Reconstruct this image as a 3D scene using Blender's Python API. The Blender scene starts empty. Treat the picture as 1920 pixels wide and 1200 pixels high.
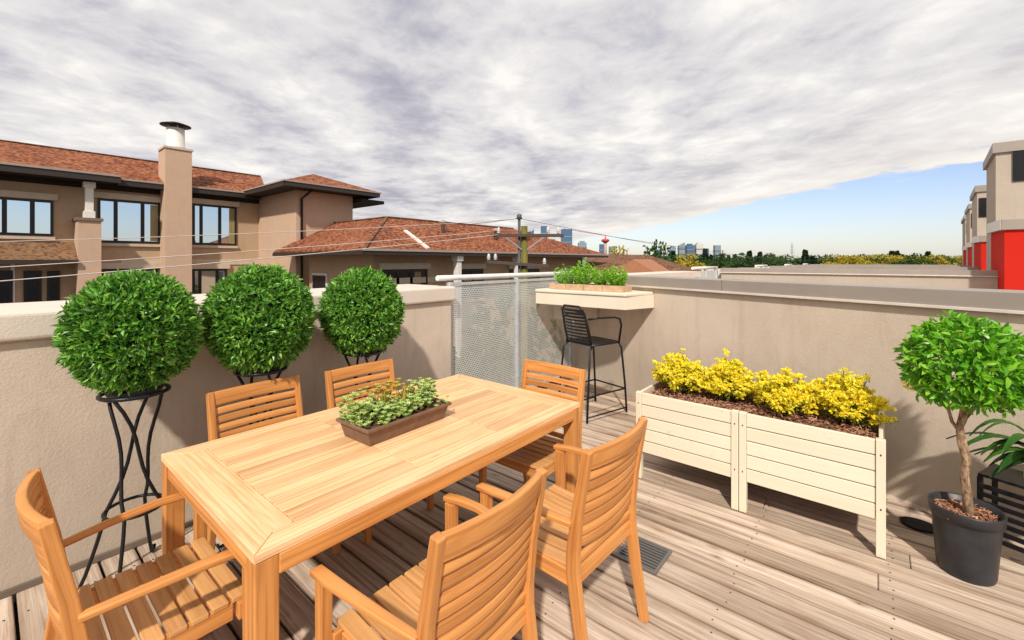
import bpy, bmesh, math, random
import numpy as np
from mathutils import Vector, Matrix, noise
random.seed(7); RNG = np.random.default_rng(7)
C = bpy.context.scene.collection
R = math.radians
CAMZ = 1.6; F = 825.0; HY = 490.0

def P(px, py, d):
    """point seen at photo pixel px,py standing d metres ahead of the camera"""
    r = (px-960)/F
    return Vector((d*(-.64+.768*r), d*(.768+.64*r), CAMZ+(HY-py)/F*d))
def onx(px, X):
    r = (px-960)/F; d = X/(-.64+.768*r)
    return d*(.768+.64*r), d
def xz(px, py, X):
    y, d = onx(px, X); return y, CAMZ+(HY-py)/F*d

# ------------------------------------------------------------------ mesh kit
class MB:
    def __init__(s): s.v = []; s.f = []; s.uv = []; s.smooth = []
    def face(s, idx, uvs, sm=False): s.f.append(tuple(idx)); s.uv.extend(uvs); s.smooth.append(sm)
    def beam(s, pts, w, h, side=(1,0,0), uvo=None, smooth=False, vscale=1):
        pts = [Vector(p) for p in pts]; n = len(pts)
        ws = w if isinstance(w,(list,tuple)) else [w]*n
        hs = h if isinstance(h,(list,tuple)) else [h]*n
        side = Vector(side); base = len(s.v); L = 0; Ls = []
        ro = random.random()*50 if uvo is None else uvo; rv = random.random()*50
        for i,p in enumerate(pts):
            if i: L += (p-pts[i-1]).length
            Ls.append(L)
            t = (pts[min(i+1,n-1)]-pts[max(i-1,0)]).normalized()
            a = (side - t*side.dot(t)).normalized(); b = t.cross(a)
            a = a*ws[i]/2; b = b*hs[i]/2
            s.v += [p-a-b, p+a-b, p+a+b, p-a+b]
        W = [0, ws[0], ws[0]+hs[0], 2*ws[0]+hs[0], 2*ws[0]+2*hs[0]]
        for i in range(n-1):
            for k in range(4):
                k2 = (k+1)%4; q = base+4*i
                s.face((q+k, q+4+k, q+4+k2, q+k2), [(ro+Ls[i], rv+W[k]),(ro+Ls[i+1], rv+W[k]),(ro+Ls[i+1], rv+W[k+1]),(ro+Ls[i], rv+W[k+1])], smooth)
        e = base+4*(n-1)
        s.face((base,base+1,base+2,base+3), [(ro,rv),(ro+.01,rv),(ro+.01,rv+.01),(ro,rv+.01)])
        s.face((e+3,e+2,e+1,e), [(ro,rv),(ro+.01,rv),(ro+.01,rv+.01),(ro,rv+.01)])
        return s
    def box(s, x0,x1,y0,y1,z0,z1):
        dx,dy,dz = x1-x0,y1-y0,z1-z0; cx,cy,cz = (x0+x1)/2,(y0+y1)/2,(z0+z1)/2
        m = max(dx,dy,dz)
        if m==dx: s.beam([(x0,cy,cz),(x1,cy,cz)], dy, dz, (0,1,0))
        elif m==dy: s.beam([(cx,y0,cz),(cx,y1,cz)], dx, dz, (1,0,0))
        else: s.beam([(cx,cy,z0),(cx,cy,z1)], dx, dy, (1,0,0))
        return s
    def tube(s, pts, r, n=8, cap=True):
        pts = [Vector(p) for p in pts]; m = len(pts); rs = r if isinstance(r,(list,tuple)) else [r]*m
        base = len(s.v); L=0; a = None; Ls=[]
        for i,p in enumerate(pts):
            if i: L += (p-pts[i-1]).length
            Ls.append(L)
            t = (pts[min(i+1,m-1)]-pts[max(i-1,0)]).normalized()
            if a is None: a = t.orthogonal().normalized()
            a = (a-t*a.dot(t)).normalized(); b = t.cross(a)
            for k in range(n):
                th = 2*math.pi*k/n; s.v.append(p+(a*math.cos(th)+b*math.sin(th))*rs[i])
        for i in range(m-1):
            for k in range(n):
                k2=(k+1)%n; q=base+n*i
                s.face((q+k,q+k2,q+n+k2,q+n+k), [(Ls[i],k/n),(Ls[i],(k+1)/n),(Ls[i+1],(k+1)/n),(Ls[i+1],k/n)], True)
        if cap:
            s.face([base+k for k in range(n)][::-1], [(0,0)]*n); e=base+n*(m-1); s.face([e+k for k in range(n)], [(0,0)]*n)
        return s
    def lathe(s, prof, n=32, c=(0,0,0), sx=1, sy=1):
        base=len(s.v); m=len(prof)
        for r,z in prof:
            for k in range(n):
                th=2*math.pi*k/n; s.v.append(Vector((c[0]+r*math.cos(th)*sx, c[1]+r*math.sin(th)*sy, c[2]+z)))
        for i in range(m-1):
            for k in range(n):
                k2=(k+1)%n; q=base+n*i
                s.face((q+k,q+k2,q+n+k2,q+n+k), [(k/n,prof[i][1]),((k+1)/n,prof[i][1]),((k+1)/n,prof[i+1][1]),(k/n,prof[i+1][1])], True)
        if prof[0][0]>1e-4: s.face([base+k for k in range(n)][::-1], [(0,0)]*n)
        e=base+n*(m-1)
        if prof[-1][0]>1e-4: s.face([e+k for k in range(n)], [(0,0)]*n)
        return s
    def poly(s, vs, faces=None):
        b=len(s.v); s.v += [Vector(v) for v in vs]
        for f in (faces or [range(len(vs))]): 
            f=[b+i for i in f]; s.face(f, [(s.v[i].x+s.v[i].y, s.v[i].z) for i in f])
        return s
    def prism(s, pts2, z0, z1):
        n=len(pts2); vs=[(p[0],p[1],z0) for p in pts2]+[(p[0],p[1],z1) for p in pts2]
        return s.poly(vs, [list(range(n))[::-1], list(range(n,2*n))]+[(i,(i+1)%n,n+(i+1)%n,n+i) for i in range(n)])
    def slab(s, vs, t, fix=True):
        """thin solid under polygon vs"""
        n=len(vs); a=[Vector(v) for v in vs]; b=[v-Vector((0,0,t)) for v in a]
        return s.poly(a+b, [list(range(n)), list(range(n,2*n))[::-1]]+[(i,n+i,n+(i+1)%n,(i+1)%n) for i in range(n)])
    def build(s, name, mat, parent=None, bevel=0, recalc=True, seg=2):
        me = bpy.data.meshes.new(name); me.from_pydata([tuple(v) for v in s.v], [], s.f)
        uvl = me.uv_layers.new(name='UVMap'); uvl.data.foreach_set('uv', [c for u in s.uv for c in u])
        me.polygons.foreach_set('use_smooth', s.smooth); me.materials.append(mat)
        if recalc:
            bm=bmesh.new(); bm.from_mesh(me); bmesh.ops.recalc_face_normals(bm, faces=bm.faces); bm.to_mesh(me); bm.free()
        o = bpy.data.objects.new(name, me); C.objects.link(o)
        if parent: o.parent = parent
        if bevel:
            b=o.modifiers.new('bevel','BEVEL'); b.width=bevel; b.segments=seg; b.limit_method='ANGLE'; b.angle_limit=R(40)
        return o

LEAF4 = ([(0,0,0),(.5,.5,.12),(1,0,-.08),(.5,-.5,.12)], [(0,1,2),(0,2,3)])
LEAF6 = ([(0,0,0),(.3,.42,.14),(.68,.4,.1),(1,0,-.12),(.68,-.4,.1),(.3,-.42,.14),(.5,0,0)], [(0,1,6),(1,2,6),(2,3,6),(3,4,6),(4,5,6),(5,0,6)])
def leaf_mesh(name, pos, dirs, nrm, length, width, mat, parent=None, tpl=LEAF4):
    n=len(pos); T=np.array(tpl[0]); pos=np.asarray(pos,float)
    d=np.asarray(dirs,float); d/=np.linalg.norm(d,axis=1,keepdims=True)+1e-9
    nn=np.asarray(nrm,float); sd=np.cross(nn,d); sd/=np.linalg.norm(sd,axis=1,keepdims=True)+1e-9; up=np.cross(d,sd)
    L=np.broadcast_to(length,(n,))[:,None,None]; W=np.broadcast_to(width,(n,))[:,None,None]
    V=pos[:,None,:]+d[:,None,:]*T[None,:,0:1]*L+sd[:,None,:]*T[None,:,1:2]*W+up[:,None,:]*T[None,:,2:3]*L
    k=len(T); fs=np.array(tpl[1]); fidx=(np.arange(n)[:,None,None]*k+fs[None]).reshape(-1,3)
    me=bpy.data.meshes.new(name); me.from_pydata(V.reshape(-1,3).tolist(), [], fidx.tolist()); me.materials.append(mat)
    o=bpy.data.objects.new(name,me); C.objects.link(o)
    if parent: o.parent=parent
    return o
def tag(o, label=None, cat=None, group=None, kind=None):
    if label: o['label']=label
    if cat: o['category']=cat
    if group: o['group']=group
    if kind: o['kind']=kind
    return o
def thing(name, label, cat, loc=(0,0,0), rz=0, group=None):
    o=bpy.data.objects.new(name,None); C.objects.link(o); o.location=loc; o.rotation_euler=(0,0,rz); o.empty_display_size=.1
    return tag(o,label,cat,group)
def copy_tree(o, parent=None):
    c=o.copy(); C.objects.link(c)
    if parent: c.parent=parent
    for ch in list(o.children): copy_tree(ch,c)
    return c

# ------------------------------------------------------------------ materials
class NT:
    def __init__(s,name):
        s.m=bpy.data.materials.new(name); s.m.use_nodes=True; s.t=s.m.node_tree; s.b=s.t.nodes['Principled BSDF']; s.out=s.t.nodes['Material Output']
    def n(s,t,**k):
        nd=s.t.nodes.new(t)
        for a,b in k.items():
            if a in nd.inputs: nd.inputs[a].default_value=b
            else: setattr(nd,a,b)
        return nd
    def l(s,a,b): s.t.links.new(a,b)
    def coord(s,kind='Object',scale=(1,1,1)):
        tc=s.n('ShaderNodeTexCoord'); mp=s.n('ShaderNodeMapping'); mp.inputs['Scale'].default_value=scale; s.l(tc.outputs[kind],mp.inputs[0]); return mp.outputs[0]
    def noise(s,co,sc,det=4,rough=.55,dist=0):
        x=s.n('ShaderNodeTexNoise'); x.inputs['Scale'].default_value=sc; x.inputs['Detail'].default_value=det; x.inputs['Roughness'].default_value=rough; x.inputs['Distortion'].default_value=dist
        if co is not None: s.l(co,x.inputs['Vector'])
        return x.outputs['Fac']
    def ramp(s,fac,stops):
        r=s.n('ShaderNodeValToRGB'); e=r.color_ramp.elements
        while len(e)<len(stops): e.new(.5)
        for i,(p,c) in enumerate(stops):
            e[i].position=p; e[i].color=(*c,1) if len(c)==3 else c
        s.l(fac,r.inputs[0]); return r.outputs[0]
    def mix(s,f,a,b,bt='MIX'):
        m=s.n('ShaderNodeMix'); m.data_type='RGBA'; m.blend_type=bt
        for i,v in ((0,f),(6,a),(7,b)):
            if hasattr(v,'links') or hasattr(v,'is_linked'): s.l(v,m.inputs[i])
            else: m.inputs[i].default_value = v if i==0 else ((*v,1) if len(v)==3 else v)
        return m.outputs[2]
    def math(s,op,a,b=0.,c=None):
        m=s.n('ShaderNodeMath'); m.operation=op
        for i,v in enumerate((a,b) if c is None else (a,b,c)):
            if hasattr(v,'is_linked'): s.l(v,m.inputs[i])
            else: m.inputs[i].default_value=v
        return m.outputs[0]
    def bump(s,h,st=.3,dist=.01,prev=None):
        b=s.n('ShaderNodeBump'); b.inputs['Strength'].default_value=st; b.inputs['Distance'].default_value=dist; s.l(h,b.inputs['Height'])
        if prev is not None: s.l(prev,b.inputs['Normal'])
        s.l(b.outputs[0],s.b.inputs['Normal']); return b.outputs[0]
    def island(s): return s.n('ShaderNodeNewGeometry').outputs['Random Per Island']
    def done(s,col=None,rough=.6,metal=0,spec=.4):
        if col is not None:
            if hasattr(col,'is_linked'): s.l(col,s.b.inputs['Base Color'])
            else: s.b.inputs['Base Color'].default_value=(*col,1)
        if hasattr(rough,'is_linked'): s.l(rough,s.b.inputs['Roughness'])
        else: s.b.inputs['Roughness'].default_value=rough
        s.b.inputs['Metallic'].default_value=metal; s.b.inputs['Specular IOR Level'].default_value=spec
        return s.m

def mul(c,k): return tuple(x*k for x in c)
def wood(name, base, dark, rough=.45, var=.25, gscale=60):
    m=NT(name); co=m.coord('UV',(1.6,gscale,1)); g=m.noise(co,1.0,5,.6,.6)
    co2=m.coord('UV',(1.2,9,1)); g2=m.noise(co2,1.3,3,.5,1.5)
    co3=m.coord('UV',(5,260,1)); g3=m.noise(co3,1,2)
    c=m.ramp(g,[(.3,dark),(.55,base),(.75,mul(base,1.08))])
    c=m.mix(m.math('MULTIPLY',m.ramp(g2,[(.52,(0,0,0)),(.72,(1,1,1))]),.5),c,mul(dark,.9))
    i=m.island(); c=m.mix(1.0,c,m.ramp(i,[(0,(1-var,1-var*1.15,1-var*1.3)),(.5,(1,1,1)),(1,(1+var*.3,1+var*.35,1+var*.45))]),'MULTIPLY')
    vn=m.n('ShaderNodeTexVoronoi'); vn.inputs['Scale'].default_value=1; m.l(m.coord('UV',(1.7,9,1)),vn.inputs['Vector'])
    kn=m.ramp(vn.outputs['Distance'],[(.03,(1,1,1)),(.085,(0,0,0))])
    c=m.mix(m.math('MULTIPLY',kn,.55),c,mul(dark,.45))
    m.bump(m.math('ADD',g,m.math('MULTIPLY',g3,.5)),.25,.002)
    return m.done(c,rough,0,.35)
def stucco(name, col, stain=.25, bs=.35, fine=140, zst=None):
    m=NT(name); co=m.coord('Object'); a=m.noise(co,1.3,6,.65,.4); b=m.noise(co,fine,4,.7); s3=m.noise(m.coord('Object',(3,3,.7)),2.2,5,.7,.8)
    c=m.mix(m.math('MULTIPLY',m.ramp(a,[(.35,(0,0,0)),(.7,(1,1,1))]),stain*1.6),col,mul(col,.72))
    c=m.mix(m.math('MULTIPLY',m.ramp(s3,[(.52,(0,0,0)),(.75,(1,1,1))]),stain),c,(col[0]*.55,col[1]*.5,col[2]*.46))
    if zst is not None:   # grime rising from the foot of the wall
        sp=m.n('ShaderNodeSeparateXYZ'); m.l(m.coord('Object'),sp.inputs[0])
        z=m.math('SUBTRACT',1.,m.math('MULTIPLY',m.math('ADD',sp.outputs[2],m.math('MULTIPLY',a,-.5)),zst)); z=m.n('ShaderNodeClamp') if False else z
        z=m.math('MAXIMUM',m.math('MINIMUM',z,1.),0.)
        c=m.mix(m.math('MULTIPLY',z,.5),c,mul(col,.5))
    c=m.mix(m.math('MULTIPLY',m.ramp(b,[(.35,(0,0,0)),(.65,(1,1,1))]),.18),c,mul(col,.7))
    if zst is not None:
        st=m.noise(m.coord('Object',(9,9,.35)),1.,4,.6); c=m.mix(m.math('MULTIPLY',m.ramp(st,[(.55,(0,0,0)),(.72,(1,1,1))]),.22),c,(col[0]*.55,col[1]*.52,col[2]*.5))
    m.bump(m.math('ADD',m.noise(co,fine*.5,5,.7),m.math('MULTIPLY',m.noise(co,6,4,.6,.3),.8)),bs,.012)
    return m.done(c,.9,0,.15)
def plain(name,col,rough=.5,metal=0,var=.12,ns=8,spec=.4,bs=.05):
    m=NT(name); co=m.coord('Object'); a=m.noise(co,ns,5,.6)
    c=m.mix(m.ramp(a,[(.3,(0,0,0)),(.7,(1,1,1))]),mul(col,1-var),mul(col,1+var*.6))
    m.bump(m.noise(co,ns*20,3),bs,.002)
    return m.done(c,m.math('ADD',rough-.08,m.math('MULTIPLY',a,.16)),metal,spec)
def leafm(name, cols, trans=.3, rough=.42, spec=.4, pat=False):
    m=NT(name); i=m.island(); i=m.math('ADD',m.math('MULTIPLY',i,.72),m.math('MULTIPLY',m.math('SUBTRACT',m.noise(m.coord('Object'),9,3,.6),.33),.8)) if pat else i; n=len(cols); c=m.ramp(i,[(k/(n-1) if n>1 else 0,q) for k,q in enumerate(cols)])
    m.done(c,rough,0,spec); t=m.n('ShaderNodeBsdfTranslucent'); m.l(m.mix(1.,c,(1.3,1.35,.7),'MULTIPLY'),t.inputs[0])
    mx=m.n('ShaderNodeMixShader'); mx.inputs[0].default_value=trans; m.l(m.b.outputs[0],mx.inputs[1]); m.l(t.outputs[0],mx.inputs[2]); m.l(mx.outputs[0],m.out.inputs[0])
    return m.m
def shingle(name, cols, s=1.0, axis='xy'):
    m=NT(name); co=m.coord('Object'); sp=m.n('ShaderNodeSeparateXYZ'); m.l(co,sp.inputs[0])
    v=m.n('ShaderNodeTexVoronoi'); v.inputs['Scale'].default_value=9*s; m.l(m.coord('Object',(1,1,2.2)),v.inputs['Vector'])
    r=m.n('ShaderNodeSeparateColor'); m.l(v.outputs['Color'],r.inputs[0])
    c=m.ramp(m.math('ADD',m.math('MULTIPLY',r.outputs[0],.65),m.math('MULTIPLY',m.noise(co,.8,4),.4)),[(.2,cols[0]),(.5,cols[1]),(.8,cols[2])])
    w=m.math('FRACT',m.math('MULTIPLY',sp.outputs[2],11*s)); c=m.mix(m.math('MULTIPLY',m.ramp(w,[(0,(1,1,1)),(.25,(0,0,0))]),.35),c,mul(cols[0],.5))
    m.bump(w,.4,.02); return m.done(c,.9,0,.15)

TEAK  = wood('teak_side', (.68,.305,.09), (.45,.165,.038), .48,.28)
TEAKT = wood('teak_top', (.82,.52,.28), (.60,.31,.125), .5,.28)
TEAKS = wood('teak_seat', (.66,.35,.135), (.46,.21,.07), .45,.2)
def deck_mat():
    m=NT('deck_wood'); co=m.coord('UV',(1.1,34,1)); g=m.noise(co,1,6,.65,1.2)
    big=m.noise(m.coord('Object'),.9,4,.6,.5); g3=m.noise(m.coord('UV',(4,190,1)),1,3,.6)
    c=m.ramp(g,[(.3,(.27,.195,.14)),(.43,(.50,.39,.30)),(.58,(.67,.555,.45)),(.78,(.79,.69,.59))])
    i=m.island(); c=m.mix(1.,c,m.ramp(i,[(0,(.66,.63,.60)),(.35,(.88,.87,.87)),(.7,(1,1,1)),(1,(1.12,1.1,1.1))]),'MULTIPLY')
    c=m.mix(m.math('MULTIPLY',m.ramp(big,[(.4,(0,0,0)),(.65,(1,1,1))]),.45),c,m.mix(1.,c,(.72,.66,.62),'MULTIPLY'))
    c=m.mix(m.math('MULTIPLY',m.ramp(g3,[(.5,(0,0,0)),(.68,(1,1,1))]),.28),c,(.17,.115,.08))
    v=m.n('ShaderNodeTexVoronoi'); m.l(m.coord('UV',(4.2,10,1)),v.inputs['Vector']); v.inputs['Scale'].default_value=.8; vc=m.n('ShaderNodeSeparateColor'); m.l(v.outputs['Color'],vc.inputs[0]); gate=m.math('GREATER_THAN',vc.outputs[0],.62)
    # ringed knots
    kd=m.math('ADD',v.outputs['Distance'],m.math('MULTIPLY',m.math('SUBTRACT',1.,gate),1.)); c=m.mix(m.math('MULTIPLY',m.ramp(kd,[(.06,(1,1,1)),(.19,(0,0,0))]),.55),c,(.22,.13,.08))
    c=m.mix(m.math('MULTIPLY',m.ramp(kd,[(.035,(1,1,1)),(.05,(0,0,0))]),.7),c,(.10,.06,.04))
    sy=m.n('ShaderNodeSeparateXYZ'); m.l(m.coord('Object'),sy.inputs[0]); fy=m.math('FRACT',m.math('MULTIPLY',m.math('ADD',sy.outputs[1],2.0),1/.15))
    ed=m.math('ABSOLUTE',m.math('SUBTRACT',fy,.46)); edn=m.math('ADD',ed,m.math('MULTIPLY',m.math('SUBTRACT',big,.5),.12))
    c=m.mix(m.math('MULTIPLY',m.ramp(edn,[(.33,(0,0,0)),(.46,(1,1,1))]),.55),c,m.mix(1.,c,(.42,.34,.28),'MULTIPLY'))
    wv=m.noise(m.coord('Object',(.55,3.2,1)),1.6,5,.65,1.0); c=m.mix(m.math('MULTIPLY',m.ramp(wv,[(.5,(0,0,0)),(.66,(1,1,1))]),.42),c,m.mix(1.,c,(.62,.50,.42),'MULTIPLY'))
    m.bump(m.math('ADD',g,m.math('MULTIPLY',g3,.7)),.5,.004); return m.done(c,.78,0,.2)
DECK=deck_mat()
def wall_mat():
    return stucco('parapet_stucco',(.66,.55,.445),.36,.3,150,1.6)
WALL=wall_mat(); WALLCAP=stucco('cap_stucco',(.70,.61,.53),.2,.25,150)
BSTUC=stucco('building_stucco',(.50,.35,.23),.22,.15,25); BSTUC2=stucco('chimney_stucco',(.56,.39,.28),.18,.15,30)
CREAM=plain('cream_trim',(.55,.45,.34),.6,0,.1,3)
DARKSOF=plain('dark_soffit',(.022,.016,.013),.8)  # near-black: shade under the eaves is put into this colour
FASCIA=plain('fascia_metal',(.035,.026,.022),.5)  # darkened so the fascia carries the eave shade in its colour
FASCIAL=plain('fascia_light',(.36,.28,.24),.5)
ROOF=shingle('red_shingle',((.085,.03,.018),(.20,.066,.032),(.36,.14,.07)))
ROOFB=shingle('brown_shingle',((.07,.03,.02),(.16,.07,.045),(.25,.14,.07)))
ROOFM=shingle('mossy_shingle',((.10,.05,.03),(.20,.11,.06),(.26,.15,.08)))
FRAME=plain('dark_frame',(.012,.011,.011),.4)
WHITE=plain('white_paint',(.72,.68,.63),.5,0,.08)
BLACKM=plain('black_metal',(.014,.014,.016),.38,.3,.2,20)
CAPM=plain('coping_metal',(.33,.285,.25),.5,.1,.1,2); CAPL=plain('coping_edge',(.66,.58,.52),.5)
SHELFM=plain('shelf_paint',(.74,.66,.53),.45,0,.06,3)
_n=NT('planter_paint'); _g=_n.noise(_n.coord('UV',(2,45,1)),1,5,.6,.5); _d=_n.noise(_n.coord('Object'),14,6,.7); _w=_n.noise(_n.coord('Object'),2.5,4)
_c=_n.mix(_n.math('MULTIPLY',_n.ramp(_g,[(.45,(0,0,0)),(.7,(1,1,1))]),.3),(.80,.71,.56),(.66,.56,.41)); _c=_n.mix(_n.math('MULTIPLY',_n.ramp(_d,[(.6,(0,0,0)),(.72,(1,1,1))]),.35),_c,(.50,.39,.26)); _c=_n.mix(_n.math('MULTIPLY',_w,.18),_c,(.60,.52,.40))
_n.bump(_g,.3,.002); PLANTP=_n.done(_n.mix(1.,_c,_n.ramp(_n.island(),[(0,(.90,.89,.87)),(1,(1,1,1))]),'MULTIPLY'),.5,0,.35)
GALV=plain('galvanised',(.56,.58,.60),.42,.35,.12,12)
PERF=plain('perforated_metal',(.58,.60,.59),.45,.2,.08,5)
POTM=plain('plastic_pot',(.030,.030,.035),.42,0,.35,9)
TROUGH=plain('trough_clay',(.20,.115,.075),.6,0,.3,18,.3,.2)
SOIL=NT('mulch'); _v=SOIL.noise(SOIL.coord('Object'),60,5,.7); SOIL.bump(_v,1,.02); SOIL=SOIL.done(SOIL.ramp(_v,[(.3,(.06,.03,.02)),(.55,(.22,.11,.065)),(.75,(.42,.25,.16))]),.95,0,.1)
BARK=NT('bark'); _v=BARK.noise(BARK.coord('Object',(1,1,.4)),45,5,.7); BARK.bump(_v,.8,.008); BARK=BARK.done(BARK.ramp(_v,[(.35,(.10,.06,.035)),(.5,(.30,.20,.125)),(.68,(.52,.39,.27))]),.9,0,.1)
CHIP=leafm('bark_chips',[(.16,.07,.04),(.36,.17,.10),(.58,.34,.21),(.26,.11,.07)],0,.8,.2)
LF_TOP=leafm('boxwood_leaf',[(.02,.065,.012),(.06,.18,.025),(.12,.32,.04),(.22,.46,.065),(.40,.62,.14)],.25,.36,.5,True)
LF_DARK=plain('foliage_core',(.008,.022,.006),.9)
LF_TREE=leafm('tree_leaf',[(.03,.12,.01),(.08,.28,.015),(.15,.42,.02),(.27,.56,.04),(.42,.66,.10)],.35,.33,.5,True)
LF_HERB=leafm('herb_leaf',[(.10,.28,.02),(.22,.48,.03),(.38,.62,.06),(.15,.36,.03)],.4,.5)
LF_YEL=leafm('yellow_flower',[(.86,.64,.015),(.93,.76,.03),(.95,.84,.09),(.62,.66,.06)],.3,.6)
LF_SHRUB=leafm('shrub_leaf',[(.10,.16,.01),(.22,.26,.02),(.35,.34,.02)],.3,.5)
LF_STRAP=leafm('strap_leaf',[(.012,.05,.008),(.03,.11,.015),(.07,.22,.02)],.2,.3)
LF_SUCC=leafm('succulent_leaf',[(.16,.30,.07),(.34,.50,.16),(.55,.66,.36),(.60,.60,.14),(.40,.58,.16)],.25,.45)
LF_SUCY=leafm('succulent_yellow',[(.45,.42,.05),(.62,.52,.08),(.60,.30,.10),(.30,.38,.06)],.3,.45)
LF_FAR=leafm('far_green',[(.025,.06,.018),(.045,.09,.025),(.07,.12,.03)],.15,.7,.1)
LF_FARD=leafm('far_conifer',[(.012,.03,.014),(.02,.045,.02)],.1,.8,.1)
LF_FARY=leafm('far_autumn',[(.30,.24,.03),(.50,.36,.04),(.18,.20,.03)],.2,.7,.1)
def glass(name,col=(.02,.03,.04),rough=.03):
    m=NT(name); m.done(mul(col,1),rough,0,.9); m.b.inputs['IOR'].default_value=2.2; m.b.inputs['Coat Weight'].default_value=1; m.b.inputs['Coat IOR'].default_value=2.4; m.b.inputs['Coat Roughness'].default_value=.01
    m.bump(m.noise(m.coord('Object'),1.2,2),.12,.02)
    return m.m
GLASS=glass('window_glass',(.62,.72,.80)); GLASS.node_tree.nodes['Principled BSDF'].inputs['Metallic'].default_value=.92; GLASSD=plain('dark_window',(.01,.01,.012),.25)
CURT=plain('curtain',(.30,.23,.10),.8)

# ------------------------------------------------------------------ ground & slabs
m=NT('city_ground'); co=m.coord('Object'); a=m.noise(co,.02,6,.6); gm=m.done(m.ramp(a,[(.35,(.05,.055,.03)),(.5,(.10,.09,.07)),(.7,(.16,.14,.11))]),.95,0,.1)
tag(MB().poly([(-4000,-4000,-8),(4000,-4000,-8),(4000,4000,-8),(-4000,4000,-8)]).build('ground',gm),kind='structure')
ASPH=NT('asphalt'); _v=ASPH.noise(ASPH.coord('Object'),20,5,.7); ASPH.bump(_v,.4,.01); ASPH=ASPH.done(ASPH.ramp(_v,[(.3,(.04,.04,.04)),(.7,(.075,.07,.068))]),.9,0,.2)
tag(MB().poly([(-11,-60,-7.996),(-6,-60,-7.996),(-6,90,-7.996),(-11,90,-7.996)]).build('alley',ASPH),kind='structure')
# deck boards on the terrace, one sheet of boards
mb=MB(); y=-2.0; bw=.138; gap=.012; zt=0.0
WN=Vector((.3706,.9288)); WD=3.715
def wall_y(x): return (WD-.3706*x)/.9288
while y<5.6:
    x0=-3.205; x1=min(4.2,(WD-.9288*(y+bw))/.3706+.25) if y>2 else 4.2
    if x1>x0+.3:
        cuts=sorted([x0,x1]+[c for c in ([random.uniform(-2.6,3.6)] if random.random()<.8 else []) if x0+.3<c<x1-.3])
        for a,b in zip(cuts[:-1],cuts[1:]):
            dz=random.uniform(-.0015,.0015)
            mb.beam([(a+.001,y+bw/2,zt-.014+dz),(b-.002,y+bw/2,zt-.014+dz)],bw,.028,(0,1,0))
    y+=bw+gap
deck=tag(mb.build('deck',DECK,bevel=.004,seg=1),kind='structure')
mb=MB(); y=-2.0
SCREW=plain('screw_head',(.05,.035,.03),.5,.5)
while y<5.6:
    for xj in np.arange(-3.0,4.0,.61):
        if .3706*xj+.9288*y<WD-.1:
            for dy in (.03,.105):
                cx=xj+random.uniform(-.012,.012); cy=y+dy; r=.0045
                mb.poly([(cx+r*math.cos(k*math.pi/3),cy+r*math.sin(k*math.pi/3),.0022) for k in range(6)])
    y+=bw+gap
tag(mb.build('deck_screws',SCREW,recalc=False),kind='structure')
tag(MB().box(-3.95,9.0,-7,5.2,-.6,-.05).build('roof_slab',plain('membrane',(.02,.018,.016),.9)),kind='structure')

# ------------------------------------------------------------------ parapet walls
t=thing('parapet_wall','tan stucco parapet wall behind the three ball topiaries','wall',(-3.55,-1,0))
def loc(o,t): o.parent=t; o.matrix_parent_inverse=Matrix.Translation(t.location).inverted() if t.rotation_euler.z==0 else (Matrix.Translation(t.location)@Matrix.Rotation(t.rotation_euler.z,4,'Z')).inverted(); return o
loc(MB().box(-3.90,-3.21,-7,2.93,-8,1.215).build('wall',WALL,bevel=.012),t)
loc(MB().box(-3.94,-3.175,-7,2.96,1.215,1.355).build('wall_cap',WALLCAP,bevel=.02,seg=3),t)
loc(MB().box(-3.209,-3.19,-7,2.93,0.002,.03).build('base_trim',plain('base_flashing',(.16,.12,.09),.7)),t)
# slanting right-hand wall
t=thing('parapet_wall','long tan stucco parapet wall with grey metal coping behind the cream planter','wall',(-3.3,5.32,0),-math.atan2(.3706,.9288))
L=9.4
o=MB().box(0,L,0,.25,-2.0,1.335).build('wall',WALL,t,bevel=.006)
MB().box(-.02,L+.02,-.028,.29,1.318,1.424).build('metal_coping',CAPM,t,bevel=.004)
MB().box(-.02,L+.02,-.038,-.026,1.303,1.322).build('coping_drip_edge',CAPL,t,bevel=.002)
mb=MB()
for k in range(1,5): mb.box(k*2.35-.004,k*2.35+.004,-.0305,.292,1.3225,1.4265)
mb.build('coping_seam',plain('seam',(.22,.19,.17),.5),t)

# ------------------------------------------------------------------ perforated screen
def perf_panel(mb, y0,y1,z0,z1,x,s=.0235,r=.0073,n=8):
    ny=int((y1-y0)/s); nz=int((z1-z0)/(s*.87)); sy=(y1-y0)/ny; sz=(z1-z0)/nz
    for j in range(nz):
        off=.5*sy if j%2 else 0
        zc=z0+(j+.5)*sz
        for i in range(ny):
            yc=y0+(i+.5)*sy+off
            if yc+sy/2>y1+1e-6: continue
            b=len(mb.v); sq=[(1,0),(1,1),(0,1),(-1,1),(-1,0),(-1,-1),(0,-1),(1,-1)]
            for (a,c) in sq: mb.v.append(Vector((x,yc+a*sy/2,zc+c*sz/2)))
            for k in range(n):
                th=2*math.pi*k/n; mb.v.append(Vector((x,yc+r*math.cos(th),zc+r*math.sin(th))))
            for k in range(n): mb.face((b+k,b+(k+1)%n,b+8+(k+1)%n,b+8+k),[(0,0)]*4)
t=thing('metal_screen','perforated grey metal privacy screen with round top rail closing the wall gap','screen',(-3.3,4.0,0))
XS=-3.3
for (a,b) in ((3.0,4.01),(4.08,5.20)):
    mb=MB(); perf_panel(mb,a,b,.06,1.36,XS); loc(mb.build('perforated_panel',PERF,recalc=False),t)
for yc in (2.985,4.045,5.22): loc(MB().box(XS-.03,XS+.03,yc-.022,yc+.022,0,1.39).build('post',GALV,bevel=.004),t)
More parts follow.
